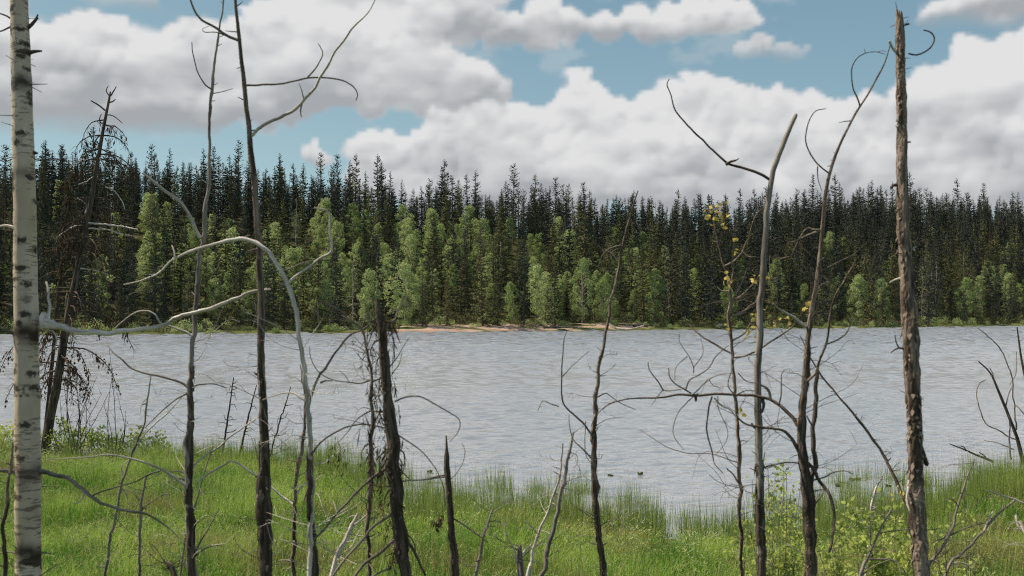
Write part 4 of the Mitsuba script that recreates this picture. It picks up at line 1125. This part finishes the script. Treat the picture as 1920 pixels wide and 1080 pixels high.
# middle stem
t = Tree('dead_sapling', 8.0, 'slender dark dead sapling standing alone right of centre')
t.trunk([(1131, 1090, 11), (1123, 1000, 12), (1115, 940, 12), (1113, 870, 11), (1115, 800, 10), (1118, 750, 9), (1125, 680, 8), (1135, 620, 7), (1145, 570, 7), (1157, 510, 6), (1170, 455, 5), (1182, 410, 4), (1190, 378, 3), (1196, 358, 2)], BW, .1, 9, drift=.2, sleeve=810)
trace(t, GW, ([(1114, 822), (1095, 795), (1070, 775), (1057, 755), (1053, 720), (1055, 660), (1057, 640), (1062, 622)], 5, 2), ([(1055, 705), (1075, 685), (1105, 658)], 2.5, 1.2), ([(1114, 867), (1095, 845), (1075, 825), (1068, 800), (1067, 778)], 4, 1.5), ([(1048, 762), (1030, 756), (1018, 752), (1008, 770)], 3, 1.2), ([(1119, 746), (1134, 738), (1140, 740), (1165, 757), (1192, 768)], 3, 1.5), ([(1164, 460), (1145, 465), (1130, 478), (1122, 496)], 4, 2), ([(1098, 790), (1098, 850), (1110, 870)], 2, 1.5), ([(1120, 990), (1140, 978), (1165, 972)], 2.5, 1.2))
trace(t, SW, ([(1141, 606), (1152, 614), (1175, 618), (1206, 610)], 5, 2.5))
t.wisps(22, 1075, 440, .08, .3)
t.done(GW)

# small living aspen sapling with yellow leaves
t = Tree('young_aspen', 8.5, 'thin young aspen with a few yellow leaf tufts right of centre')
t.trunk([(1392, 1090, 9), (1389, 1000, 9), (1387, 930, 9), (1385, 880, 9), (1383, 800, 8), (1379, 740, 8), (1376, 690, 7), (1372, 640, 7), (1368, 590, 7), (1367, 540, 6), (1365, 518, 5), (1357, 500, 5), (1350, 470, 4), (1342, 440, 4), (1340, 410, 3)], BW, .1, 9, drift=.2)
trace(t, BW, ([(1370, 592), (1390, 588), (1405, 575), (1417, 568), (1420, 556)], 5, 3), ([(1372, 562), (1385, 558), (1405, 540), (1417, 528)], 5, 3), ([(1375, 669), (1400, 665), (1430, 650), (1460, 632), (1490, 610), (1508, 585)], 5, 3), ([(1375, 665), (1340, 645), (1310, 625), (1293, 608)], 5, 3), ([(1357, 500), (1380, 488), (1393, 470), (1402, 448), (1410, 420), (1422, 400), (1434, 388)], 5, 3), ([(1345, 455), (1333, 450), (1331, 440)], 4, 2), ([(1366, 546), (1352, 545), (1345, 538)], 4, 2), ([(1369, 595), (1400, 580), (1415, 572)], 3, 2), ([(1373, 640), (1395, 625), (1410, 600), (1420, 575)], 4, 2), ([(1376, 500), (1372, 520), (1368, 535)], 3, 2), ([(1480, 640), (1465, 620), (1452, 600)], 2, 2), ([(1393, 470), (1400, 480), (1416, 482)], 3, 2), ([(1375, 560), (1395, 520), (1402, 500)], 3, 1.5), ([(1384, 905), (1375, 890), (1362, 878)], 4, 3))
trace(t, GW, ([(1384, 868), (1360, 860), (1330, 850), (1290, 850), (1255, 840), (1225, 822), (1200, 806)], 2.5, 1.5), ([(1387, 915), (1350, 905), (1330, 890)], 2, 1), ([(1380, 775), (1390, 760), (1400, 740)], 2, 1.2), ([(1384, 830), (1392, 826), (1402, 828)], 3, 1.5))
for cx, cy, n_, r in [(1342, 396, 15, .09), (1334, 410, 6, .05), (1355, 412, 5, .05), (1365, 520, 9, .05), (1378, 466, 3, .02), (1381, 450, 2, .02), (1416, 527, 6, .05), (1421, 590, 10, .08), (1427, 612, 9, .08), (1512, 577, 9, .06), (1478, 602, 6, .06), (1455, 603, 2, .03), (1365, 615, 3, .03), (1391, 768, 5, .05), (1437, 520, 5, .05), (1400, 632, 3, .03)]:
    leaf_cluster(t, cx, cy, n_, r, .042, 'yellow_leaf_mat')
t.wisps(22, 1020, 560)
t.done(BW)

t = Tree('broken_snag', 7.5, 'straight grey snag with a slanting broken dark top and one left limb')
t.trunk([(1428, 1090, 19), (1426, 1000, 18), (1424, 900, 18), (1422, 800, 17), (1421, 700, 16), (1423, 640, 16), (1425, 580, 15), (1430, 510, 14), (1436, 430, 13), (1443, 350, 12), (1455, 305, 12), (1470, 268, 11), (1482, 240, 10), (1491, 220, 9)], GW, .07, 11, jag=.03, drift=.2, flakes=20, sleeve=925)
trace(t, DW, ([(1445, 340), (1425, 327), (1395, 316), (1370, 308), (1355, 298), (1335, 280), (1305, 250), (1285, 230), (1265, 205), (1258, 180), (1250, 160), (1254, 148)], 7, 2), ([(1358, 312), (1368, 304), (1380, 300), (1385, 297)], 8, 2), ([(1422, 805), (1412, 803), (1408, 795)], 7, 4), ([(1425, 745), (1429, 760), (1428, 775)], 9, 6))  # upper left limb takes dark wood: its backlit shade is put into the colour
trace(t, GW, ([(1424, 722), (1440, 732), (1446, 748)], 5, 3), ([(1424, 882), (1440, 874), (1470, 868), (1500, 868)], 4, 3), ([(1436, 880), (1430, 870), (1434, 848)], 3, 2))
t.wisps(10, 1060, 640, .08, .35)
t.done(GW)

t = Tree('dead_sapling', 7.0, 'tall crooked dark sapling forking high up with a long horizontal left limb')
t.trunk([(1521, 1090, 22), (1518, 1020, 21), (1514, 960, 20), (1510, 900, 19), (1505, 850, 18), (1502, 800, 16), (1508, 740, 14), (1512, 690, 13), (1515, 640, 12), (1522, 590, 11), (1532, 520, 10), (1540, 450, 9), (1545, 400, 9), (1550, 350, 8), (1560, 310, 7), (1575, 270, 6), (1590, 240, 5), (1605, 212, 5), (1625, 180, 4), (1645, 145, 4), (1660, 115, 3), (1671, 78, 2)], BW, .13, 11, drift=.3, flakes=60, sleeve=640)
t.branch([(1502, 805, 13), (1490, 785, 9), (1460, 760, 8), (1430, 745, 7), (1380, 740, 6), (1340, 740, 6), (1300, 740, 6), (1250, 743, 5), (1215, 746, 4), (1180, 748, 3), (1145, 757, 3), (1122, 775, 2), (1108, 800, 1.5)], DW, twigs=14, drift=.6, label='long dark horizontal limb with fine arching side twigs')
trace(t, DW, ([(1503, 855), (1480, 820), (1460, 805), (1430, 802), (1400, 797), (1385, 785), (1378, 772)], 8, 3), ([(1336, 744), (1329, 772), (1326, 811), (1336, 853), (1339, 869), (1356, 887)], 4.5, 2), ([(1297, 737), (1283, 729), (1267, 721), (1256, 708), (1254, 690)], 4, 2), ([(1510, 868), (1524, 882), (1537, 902), (1551, 922), (1559, 945), (1563, 980), (1560, 1010), (1553, 1035)], 9, 6), ([(1306, 740), (1307, 748), (1306, 752)], 8, 5))
trace(t, GW, ([(1556, 327), (1540, 315), (1520, 290), (1510, 265), (1512, 240), (1520, 220), (1530, 208), (1548, 204)], 4, 2), ([(1534, 312), (1534, 335), (1541, 358)], 3, 1.5), ([(1613, 202), (1605, 180), (1598, 160), (1596, 130), (1605, 110), (1620, 100), (1640, 97), (1660, 102)], 4, 1.5), ([(1622, 100), (1621, 92)], 2, 1), ([(1645, 98), (1655, 95), (1662, 97)], 1.5, 1),
      ([(1244, 733), (1230, 710), (1217, 692), (1215, 679)], 3.5, 2), ([(1286, 732), (1294, 714), (1311, 704), (1331, 689), (1342, 669), (1366, 648)], 3.5, 2), ([(1301, 700), (1301, 690), (1292, 669), (1275, 642), (1274, 625)], 2.5, 1.2), ([(1301, 690), (1318, 662), (1314, 632)], 2.5, 1.2), ([(1290, 668), (1268, 688), (1265, 712)], 2.2, 1.2), ([(1310, 738), (1289, 755), (1272, 775), (1262, 803), (1265, 822), (1283, 844)], 3, 1.5), ([(1297, 741), (1328, 712), (1350, 703), (1372, 701)], 3, 1.5), ([(1330, 712), (1339, 724), (1356, 728)], 2, 1.2), ([(1347, 742), (1347, 767), (1364, 805), (1361, 828), (1342, 853)], 2.2, 1.2), ([(1380, 742), (1400, 732), (1415, 733)], 3, 2), ([(1446, 750), (1442, 735), (1430, 722)], 5, 3), ([(1380, 742), (1365, 725), (1370, 700), (1376, 685)], 3, 1.5), ([(1385, 700), (1400, 715), (1422, 718)], 2.5, 2), ([(1460, 760), (1465, 728), (1466, 700), (1476, 692)], 4, 1.2), ([(1462, 808), (1458, 790), (1462, 765)], 2, 1.2), ([(1504, 870), (1488, 866), (1465, 867), (1440, 878)], 4, 3), ([(1244, 731), (1232, 745), (1222, 760)], 2.5, 1.2))
trace(t, SW, ([(1244, 731), (1256, 733), (1278, 729)], 3.5, 3), ([(1339, 746), (1352, 760), (1368, 766), (1380, 782)], 4, 3), ([(1514, 612), (1490, 597), (1475, 588), (1460, 578), (1450, 568)], 7, 3))
trace(t, BW, ([(1506, 722), (1525, 705), (1540, 670), (1550, 640), (1555, 600), (1565, 560), (1580, 530), (1595, 505), (1604, 486)], 7, 3), ([(1551, 645), (1580, 630), (1592, 615), (1595, 588)], 4, 2), ([(1541, 430), (1520, 437), (1500, 447), (1478, 458)], 5, 3), ([(1541, 430), (1525, 430), (1512, 428), (1500, 445), (1483, 482)], 4, 2), ([(1480, 482), (1460, 485), (1442, 482)], 3, 2), ([(1500, 462), (1512, 470), (1520, 478)], 3, 2), ([(1525, 575), (1533, 590), (1535, 615)], 3, 2))
t.wisps(24, 1050, 500)
t.done(GW)
t = Tree('broken_stub', 7.1, 'dark straight broken stem pressed against the crooked forked sapling')
t.trunk([(1519, 1010, 13), (1521, 940, 13), (1524, 880, 12), (1527, 820, 11), (1530, 760, 10), (1534, 698, 9)], DW, .1, 9, jag=.02)
trace(t, GW, ([(1527, 800), (1518, 790), (1512, 780)], 4, 3), ([(1523, 950), (1536, 935), (1545, 918)], 4, 2), ([(1524, 900), (1545, 895), (1562, 886), (1585, 882), (1600, 888)], 4, 2))

# thick barkless trunk at right
t = Tree('dead_tree', 6.0, 'thick brown grey dead trunk with flaking bark and jagged top at right')
t.trunk([(1728, 1090, 36), (1723, 1000, 35), (1718, 920, 35), (1716, 840, 34), (1714, 760, 33), (1710, 700, 33), (1708, 640, 35), (1705, 580, 33), (1700, 520, 31), (1696, 460, 28), (1693, 400, 27), (1691, 320, 24), (1691, 240, 23), (1689, 160, 22), (1688, 90, 20), (1687, 50, 18), (1686, 28, 14)], BW, .30, 20, jag=.05, drift=.25, flakes=700, step=.014, freq=26)
trace(t, DW, ([(1702, 100), (1718, 103), (1735, 97), (1748, 85), (1752, 72), (1745, 62), (1732, 57)], 4, 3), ([(1690, 345), (1676, 347), (1670, 353)], 9, 5), ([(1698, 48), (1705, 46)], 6, 4), ([(1700, 655), (1685, 652), (1670, 661)], 6, 2.5), ([(1686, 652), (1680, 640), (1678, 628)], 4, 2), ([(1705, 465), (1714, 472), (1716, 490), (1714, 505)], 4, 2), ([(1702, 268), (1708, 267)], 5, 3), ([(1722, 820), (1728, 848), (1738, 872)], 16, 10))
trace(t, SW, ([(1686, 100), (1674, 90), (1667, 78)], 8, 5), ([(1695, 520), (1680, 524), (1668, 530)], 7, 3), ([(1716, 470), (1712, 466), (1718, 462)], 5, 3), ([(1708, 895), (1700, 935), (1706, 960)], 8, 4))
t.done(DW)
t = Tree('bent_stem', 7.5, 'dark thin stem bowing left over the water beside the thick dead trunk', 'tree')
t.trunk([(1722, 1060, 11), (1712, 1000, 10), (1700, 948, 9), (1690, 920, 8), (1675, 890, 7), (1662, 865, 7), (1645, 835, 6), (1620, 800, 6), (1595, 768, 5), (1565, 735, 4), (1540, 705, 4), (1520, 670, 3), (1500, 630, 2)], DW, .05, 8, drift=.4)
trace(t, DW, ([(1662, 865), (1667, 862), (1670, 858)], 4, 2), ([(1700, 945), (1710, 935), (1716, 932)], 6, 3))
t.wisps(5, 960, 700, .06, .2)
t.done(DW)
leaf_cluster(t, 1690, 925, 7, .06, .03, 'yellow_leaf_mat')

# drowned twigs at the right water edge
t = Tree('drowned_branch', 28.5, 'dark bare branch with arching twigs rising from the water at right', 'dead branch')
t.trunk([(1918, 866, 10), (1907, 822, 8), (1892, 782, 7), (1874, 738, 6), (1857, 700, 4), (1835, 678, 3)], DW, .08, 7, step=.1, part='stem')
trace(t, GW, ([(1906, 805), (1900, 750), (1895, 700), (1876, 655), (1852, 630), (1834, 616)], 3.5, 2), ([(1912, 830), (1870, 806), (1845, 790), (1833, 752), (1834, 722), (1848, 712)], 3.5, 2), ([(1895, 860), (1893, 820), (1892, 780)], 4, 3), ([(1900, 842), (1875, 832), (1845, 826)], 3, 1.5), ([(1885, 768), (1890, 745), (1897, 728)], 3, 2), ([(1893, 720), (1905, 700), (1905, 660)], 2, 1.5), ([(1862, 712), (1862, 700), (1856, 690)], 3, 2))
t = Tree('drowned_branch', 26.5, 'bare dark branch tips entering the frame at the right edge over water', 'dead branch')
t.trunk([(1965, 880, 12), (1945, 800, 9), (1925, 720, 6), (1915, 672, 5), (1907, 614, 3)], DW, .08, 7, step=.1, part='stem')
trace(t, GW, ([(1940, 780), (1920, 776), (1905, 760)], 4, 2))
t = Tree('floating_branch', 28.0, 'dark forked dead branch lying low on the water at right', 'dead branch')
t.trunk([(1862, 866, 6), (1835, 855, 5), (1808, 843, 3.5), (1780, 832, 2)], DW, .1, 7, step=.1, part='stem', root=False)
trace(t, DW, ([(1850, 861), (1842, 852), (1836, 848)], 4, 2), ([(1812, 845), (1806, 838), (1800, 836)], 3, 1.5))

# bottom right sticks
pole('leaning_stick', 7.5, 'brown twiggy stick rising right from the foot of the thick dead trunk', [(1728, 1092, 9), (1755, 1045, 8), (1783, 990, 7), (1793, 950, 5), (1812, 900, 4), (1826, 862, 2)], GW, [([(1783, 990), (1768, 1010), (1745, 1018)], 4, 2), ([(1775, 1005), (1800, 995), (1830, 985), (1860, 978)], 4, 2), ([(1795, 945), (1782, 935), (1770, 940)], 3, 2)])
pole('leaning_stick', 7.2, 'long brown stick leaning far right across the meadow at lower right', [(1768, 1092, 7), (1800, 1042, 6), (1840, 1002, 5.5), (1858, 980, 5), (1880, 955, 4.5), (1903, 936, 4)], GW, [([(1846, 995), (1852, 975), (1862, 960)], 5, 3), ([(1905, 936), (1880, 930), (1853, 919)], 4, 3), ([(1903, 936), (1925, 946), (1945, 955)], 4, 3), ([(1768, 1090), (1780, 1060), (1800, 1055), (1822, 1062)], 4, 3)], lm=SW)
pole('white_stick', 8.2, 'pale upright stick among the lime leaves left of the thick dead trunk', [(1627, 1040, 6), (1631, 995, 6), (1635, 950, 6), (1640, 922, 5), (1655, 890, 3)], SW, [([(1630, 990), (1625, 965), (1622, 950)], 4, 2)])
pole('white_stick', 7.4, 'bleached bent twig at the right edge above the meadow', [(1928, 1010, 7), (1918, 998, 6), (1908, 985, 5), (1905, 968, 5)], SW)
pole('leaning_stick', 7.3, 'dark stick slanting up right between the lime leaved bushes', [(1610, 1092, 9), (1625, 1050, 7), (1640, 1020, 5), (1655, 985, 4), (1672, 955, 3)], GW, [([(1625, 1050), (1650, 1048), (1680, 1052), (1690, 1075)], 4, 3), ([(1614, 1080), (1640, 1062), (1668, 1050)], 3, 2), ([(1650, 1000), (1690, 995), (1715, 990)], 3, 2)])


# ------------------------------------------------------------------ bushes
def leafy(name, label, Y, foot, stems, leaves, size, mat, seed, spread, cat='shrub', wood=GW, sway=.25, n_side=5):
    """bush: every stem a part that starts at the foot, its leaves one part"""
    t = Tree(name, Y, label, cat)
    rng = np.random.default_rng(seed)
    g = at(foot[0], foot[1], Y)
    foot3 = np.array([g[0], Y, float(height(g[0], Y)) - .05])
    lv = Bag()
    for k, (x, y) in enumerate(stems):
        e = at(x, y, Y + rng.uniform(-sway, sway))
        f0 = foot3 + rng.normal(0, spread * .12, 3) * [1, 1, 0]
        mid = f0 * .45 + e * .55 + rng.normal(0, spread * .12, 3)
        Q = spline([f0, mid, e], .05 if Y < 15 else .12)
        b = Bag(); tube(b, Q[:, :3], np.linspace(.006, .002, len(Q)) * (1 if Y < 15 else 2.2), 5, .08, k)
        tips = [Q[len(Q) // 2:, :3]]
        for _ in range(n_side):
            i = rng.integers(len(Q) // 3, len(Q)); p = Q[i, :3]
            d = unit(rng.normal(0, 1, 3) + [0, 0, .5]) * spread * rng.uniform(.15, .45)
            S2 = spline([p, p + d * .5 + rng.normal(0, .02, 3), p + d], .05)
            tube(b, S2[:, :3], np.linspace(.003, .0012, len(S2)) * (1 if Y < 15 else 2.2), 4)
            tips.append(S2[len(S2) // 3:, :3])
        put(f'{t.key}__stem', b, wood)
        if leaves:
            tips = np.vstack(tips)
            p = tips[rng.integers(0, len(tips), leaves)] + rng.normal(0, size * .6, (leaves, 3))
            a = unit(rng.normal(0, 1, (leaves, 3)) + [0, 0, .25]) * size * rng.uniform(.6, 1.25, (leaves, 1))
            c = unit(np.cross(a, rng.normal(0, 1, (leaves, 3)))) * size * rng.uniform(.25, .4, (leaves, 1))
            lv.kites(p, a, c)
    if leaves:
        k = put(f'{t.key}__leaves', lv, mat, False)
        labels[k] = {'kind': 'stuff'}
    return t


LM = 'shrub_leaf_mat'
leafy('willow_bush', 'lime green leafy bush around the foot of the straight grey snag', 8.6, (1450, 1150), [(1400, 965), (1425, 940), (1450, 925), (1470, 900), (1490, 945), (1385, 1010), (1440, 990), (1480, 985), (1500, 1010), (1415, 1040), (1460, 1040), (1475, 890)], 150, .040, LM, 1, .36, n_side=9)
leafy('willow_bush', 'low lime green bush between the crooked forked sapling and thick trunk', 8.0, (1590, 1150), [(1560, 1010), (1580, 975), (1600, 995), (1570, 1050), (1600, 1040), (1545, 1060), (1535, 1030)], 150, .040, LM, 2, .32, n_side=9)
leafy('willow_bush', 'brightest yellow green bush close left of the thick dead trunk', 7.7, (1660, 1150), [(1605, 960), (1630, 945), (1660, 935), (1680, 950), (1700, 985), (1650, 985), (1620, 1010), (1690, 1010), (1720, 990), (1640, 1050), (1670, 1035)], 190, .042, LM, 3, .34, n_side=9)
leafy('willow_bush', 'thin yellowish leafy sprig right of the thick dead trunk', 8.4, (1790, 1150), [(1785, 935), (1808, 930), (1770, 1000), (1735, 1030), (1750, 1010), (1830, 940)], 45, .038, LM, 4, .25)
leafy('willow_bush', 'wispy pale leafy sprigs right of the young aspen foot', 9.2, (1420, 1110), [(1410, 900), (1440, 870), (1470, 880), (1505, 885), (1395, 940)], 34, .036, LM, 5, .25)
leafy('bare_bush', 'tangle of bare grey twigs at the foot of the lime bushes', 7.8, (1560, 1150), [(1500, 1030), (1530, 1050), (1560, 1020), (1590, 1060), (1620, 1035), (1480, 1060), (1440, 1050), (1650, 1050)], 0, .03, LM, 6, .35, n_side=8)
leafy('bare_bush', 'tangle of brown bare twigs right of the thick dead trunk foot', 7.2, (1745, 1150), [(1735, 1020), (1760, 1010), (1790, 1030), (1715, 1040), (1775, 1050), (1750, 985)], 0, .03, LM, 7, .3, wood=BW, n_side=8)
leafy('bare_bush', 'fan of dark bare twigs at the water right of the leaning dead spruce', 28.5, (138, 838), [(105, 720), (118, 690), (128, 705), (140, 700), (150, 715), (160, 725), (172, 720), (182, 705), (128, 680), (112, 745), (190, 740), (205, 735), (145, 740)], 0, .05, LM, 8, .9, wood=DW, n_side=5)
leafy('bare_bush', 'thin bare twigs over the bushes left of the slim grey sapling', 27.5, (215, 838), [(195, 760), (212, 690), (222, 745), (235, 770), (205, 650), (240, 790)], 0, .05, LM, 9, .6, wood=DW, n_side=3)
for (lab, x, top, w, Y, n_) in [('yellow green leafy bush at the base of the leaning dead spruce', 125, 795, 55, 29.5, 80), ('leafy bush left of the white aspen trunk at the water edge', 5, 795, 35, 30, 60), ('pale leafy bush at the meadow edge left of the slim grey sapling', 275, 800, 45, 29, 46), ('small green bush at the meadow edge between the leaning spruce and slim sapling', 195, 802, 36, 29.2, 50)]:
    leafy('lake_bush', lab, Y, (x, 845), [(x + w * q, top + 6 + 12 * abs(q) * 2 + 10 * math.sin(q * 9)) for q in np.linspace(-1, 1, 11)], n_, .10, LM, int(x) + 40, .7, n_side=4)

# ------------------------------------------------------------------ small things on the lake and beach
for j, (x, y, lab) in enumerate([(1145, 890, 'dark lily pad right of the slender lone sapling'), (1200, 886, 'small dark lily pad farthest right of the slender lone sapling'), (1608, 896, 'small dark lily pad right of the crooked sapling'), (1665, 909, 'green lily pad just left of the thick dead trunk'), (1572, 908, 'dark drifting leaf pad near the broken dark stem'), (806, 882, 'tiny dark pad left of the black pointed stub'), (1598, 897, 'tiny dark pad beside a larger pad right of the crooked sapling')]):
    D = 4 * F / (y + 3 - 581)
    p = at(x, y, D)
    b = Bag()
    th = np.linspace(.25, 2 * np.pi - .25, 15)
    r = .048 + .015 * np.sin(th * 3 + j)
    ring = np.stack([np.cos(th) * r * 1.3, np.sin(th) * r, .035 + .03 * np.abs(np.sin(th * .5 + j))], 1)
    low = ring * [.9, .9, 0] + [0, 0, .0]
    V = np.vstack([[[0, 0, .03]], ring, low]); n_ = len(th)
    f = [[0, 1 + i, 2 + i] for i in range(n_ - 1)] + [[1 + i, 1 + n_ + i, 2 + n_ + i] for i in range(n_ - 1)] + [[1 + i, 2 + n_ + i, 2 + i] for i in range(n_ - 1)]
    b.add(V + [p[0], D, .0], f)
    key = number('lily_pad', j)
    scene[key] = b.ply('pad_mat', False)
    labels[key] = {'label': lab, 'category': 'lily pad'}


def log(key, label, pts, r, mat, limbs=0):
    b = Bag()
    P = []
    for px, h in pts:
        y = 210.0
        for _ in range(4):
            x = (px - 960) / F * y; y = shore(x) + 2.6
        P.append([x, y, float(height(x, y)) + h])
    S = spline(P, .5)
    tube(b, S[:, :3], np.linspace(r, r * .6, len(S)), 8, .1, 3)
    scene[f'{key}__trunk'] = b.ply(mat, True)
    labels[key] = {'label': label, 'category': 'log'}
    for k in range(limbs):
        p = S[int(len(S) * (.2 + .7 * k / limbs)), :3]
        b = Bag(); tube(b, [p, p + [.4 * (-1) ** k, .1, .35], p + [.9 * (-1) ** k, .2, .55]], [r * .4, r * .3, r * .15], 5)
        put(f'{key}__branch', b, mat)


log('driftwood_log', 'reddish fallen log at the right end of the sandy far beach', [(1188, .3), (1200, .45), (1214, .25)], .32, BW, 5)
log('driftwood_log_001', 'low dark driftwood log lying along the middle of the reddish far beach', [(1020, .2), (1050, .25), (1082, .2)], .2, BW, 3)
log('driftwood_log_002', 'pale driftwood log on the far shore below the young aspen', [(1340, .2), (1356, .4), (1366, .3)], .2, SW, 3)

# look-alikes that stand side by side: say which one, counted from the left
ORDINAL = 'second third fourth fifth sixth seventh eighth ninth tenth eleventh twelfth thirteenth fourteenth fifteenth sixteenth seventeenth eighteenth nineteenth twentieth'.split()
alike = {}
for key, px in stand_at.items():
    alike.setdefault(labels[key]['label'], []).append((px, key))
for text, them in alike.items():
    them.sort()
    for i, (px, key) in enumerate(them if 1 < len(them) <= 20 else []):
        place = 'leftmost' if i == 0 else 'rightmost' if i == len(them) - 1 else f'{ORDINAL[i - 1]} from left'
        if len(text.split()) + len(place.split()) <= 16:
            labels[key]['label'] = f'{text}, {place}'
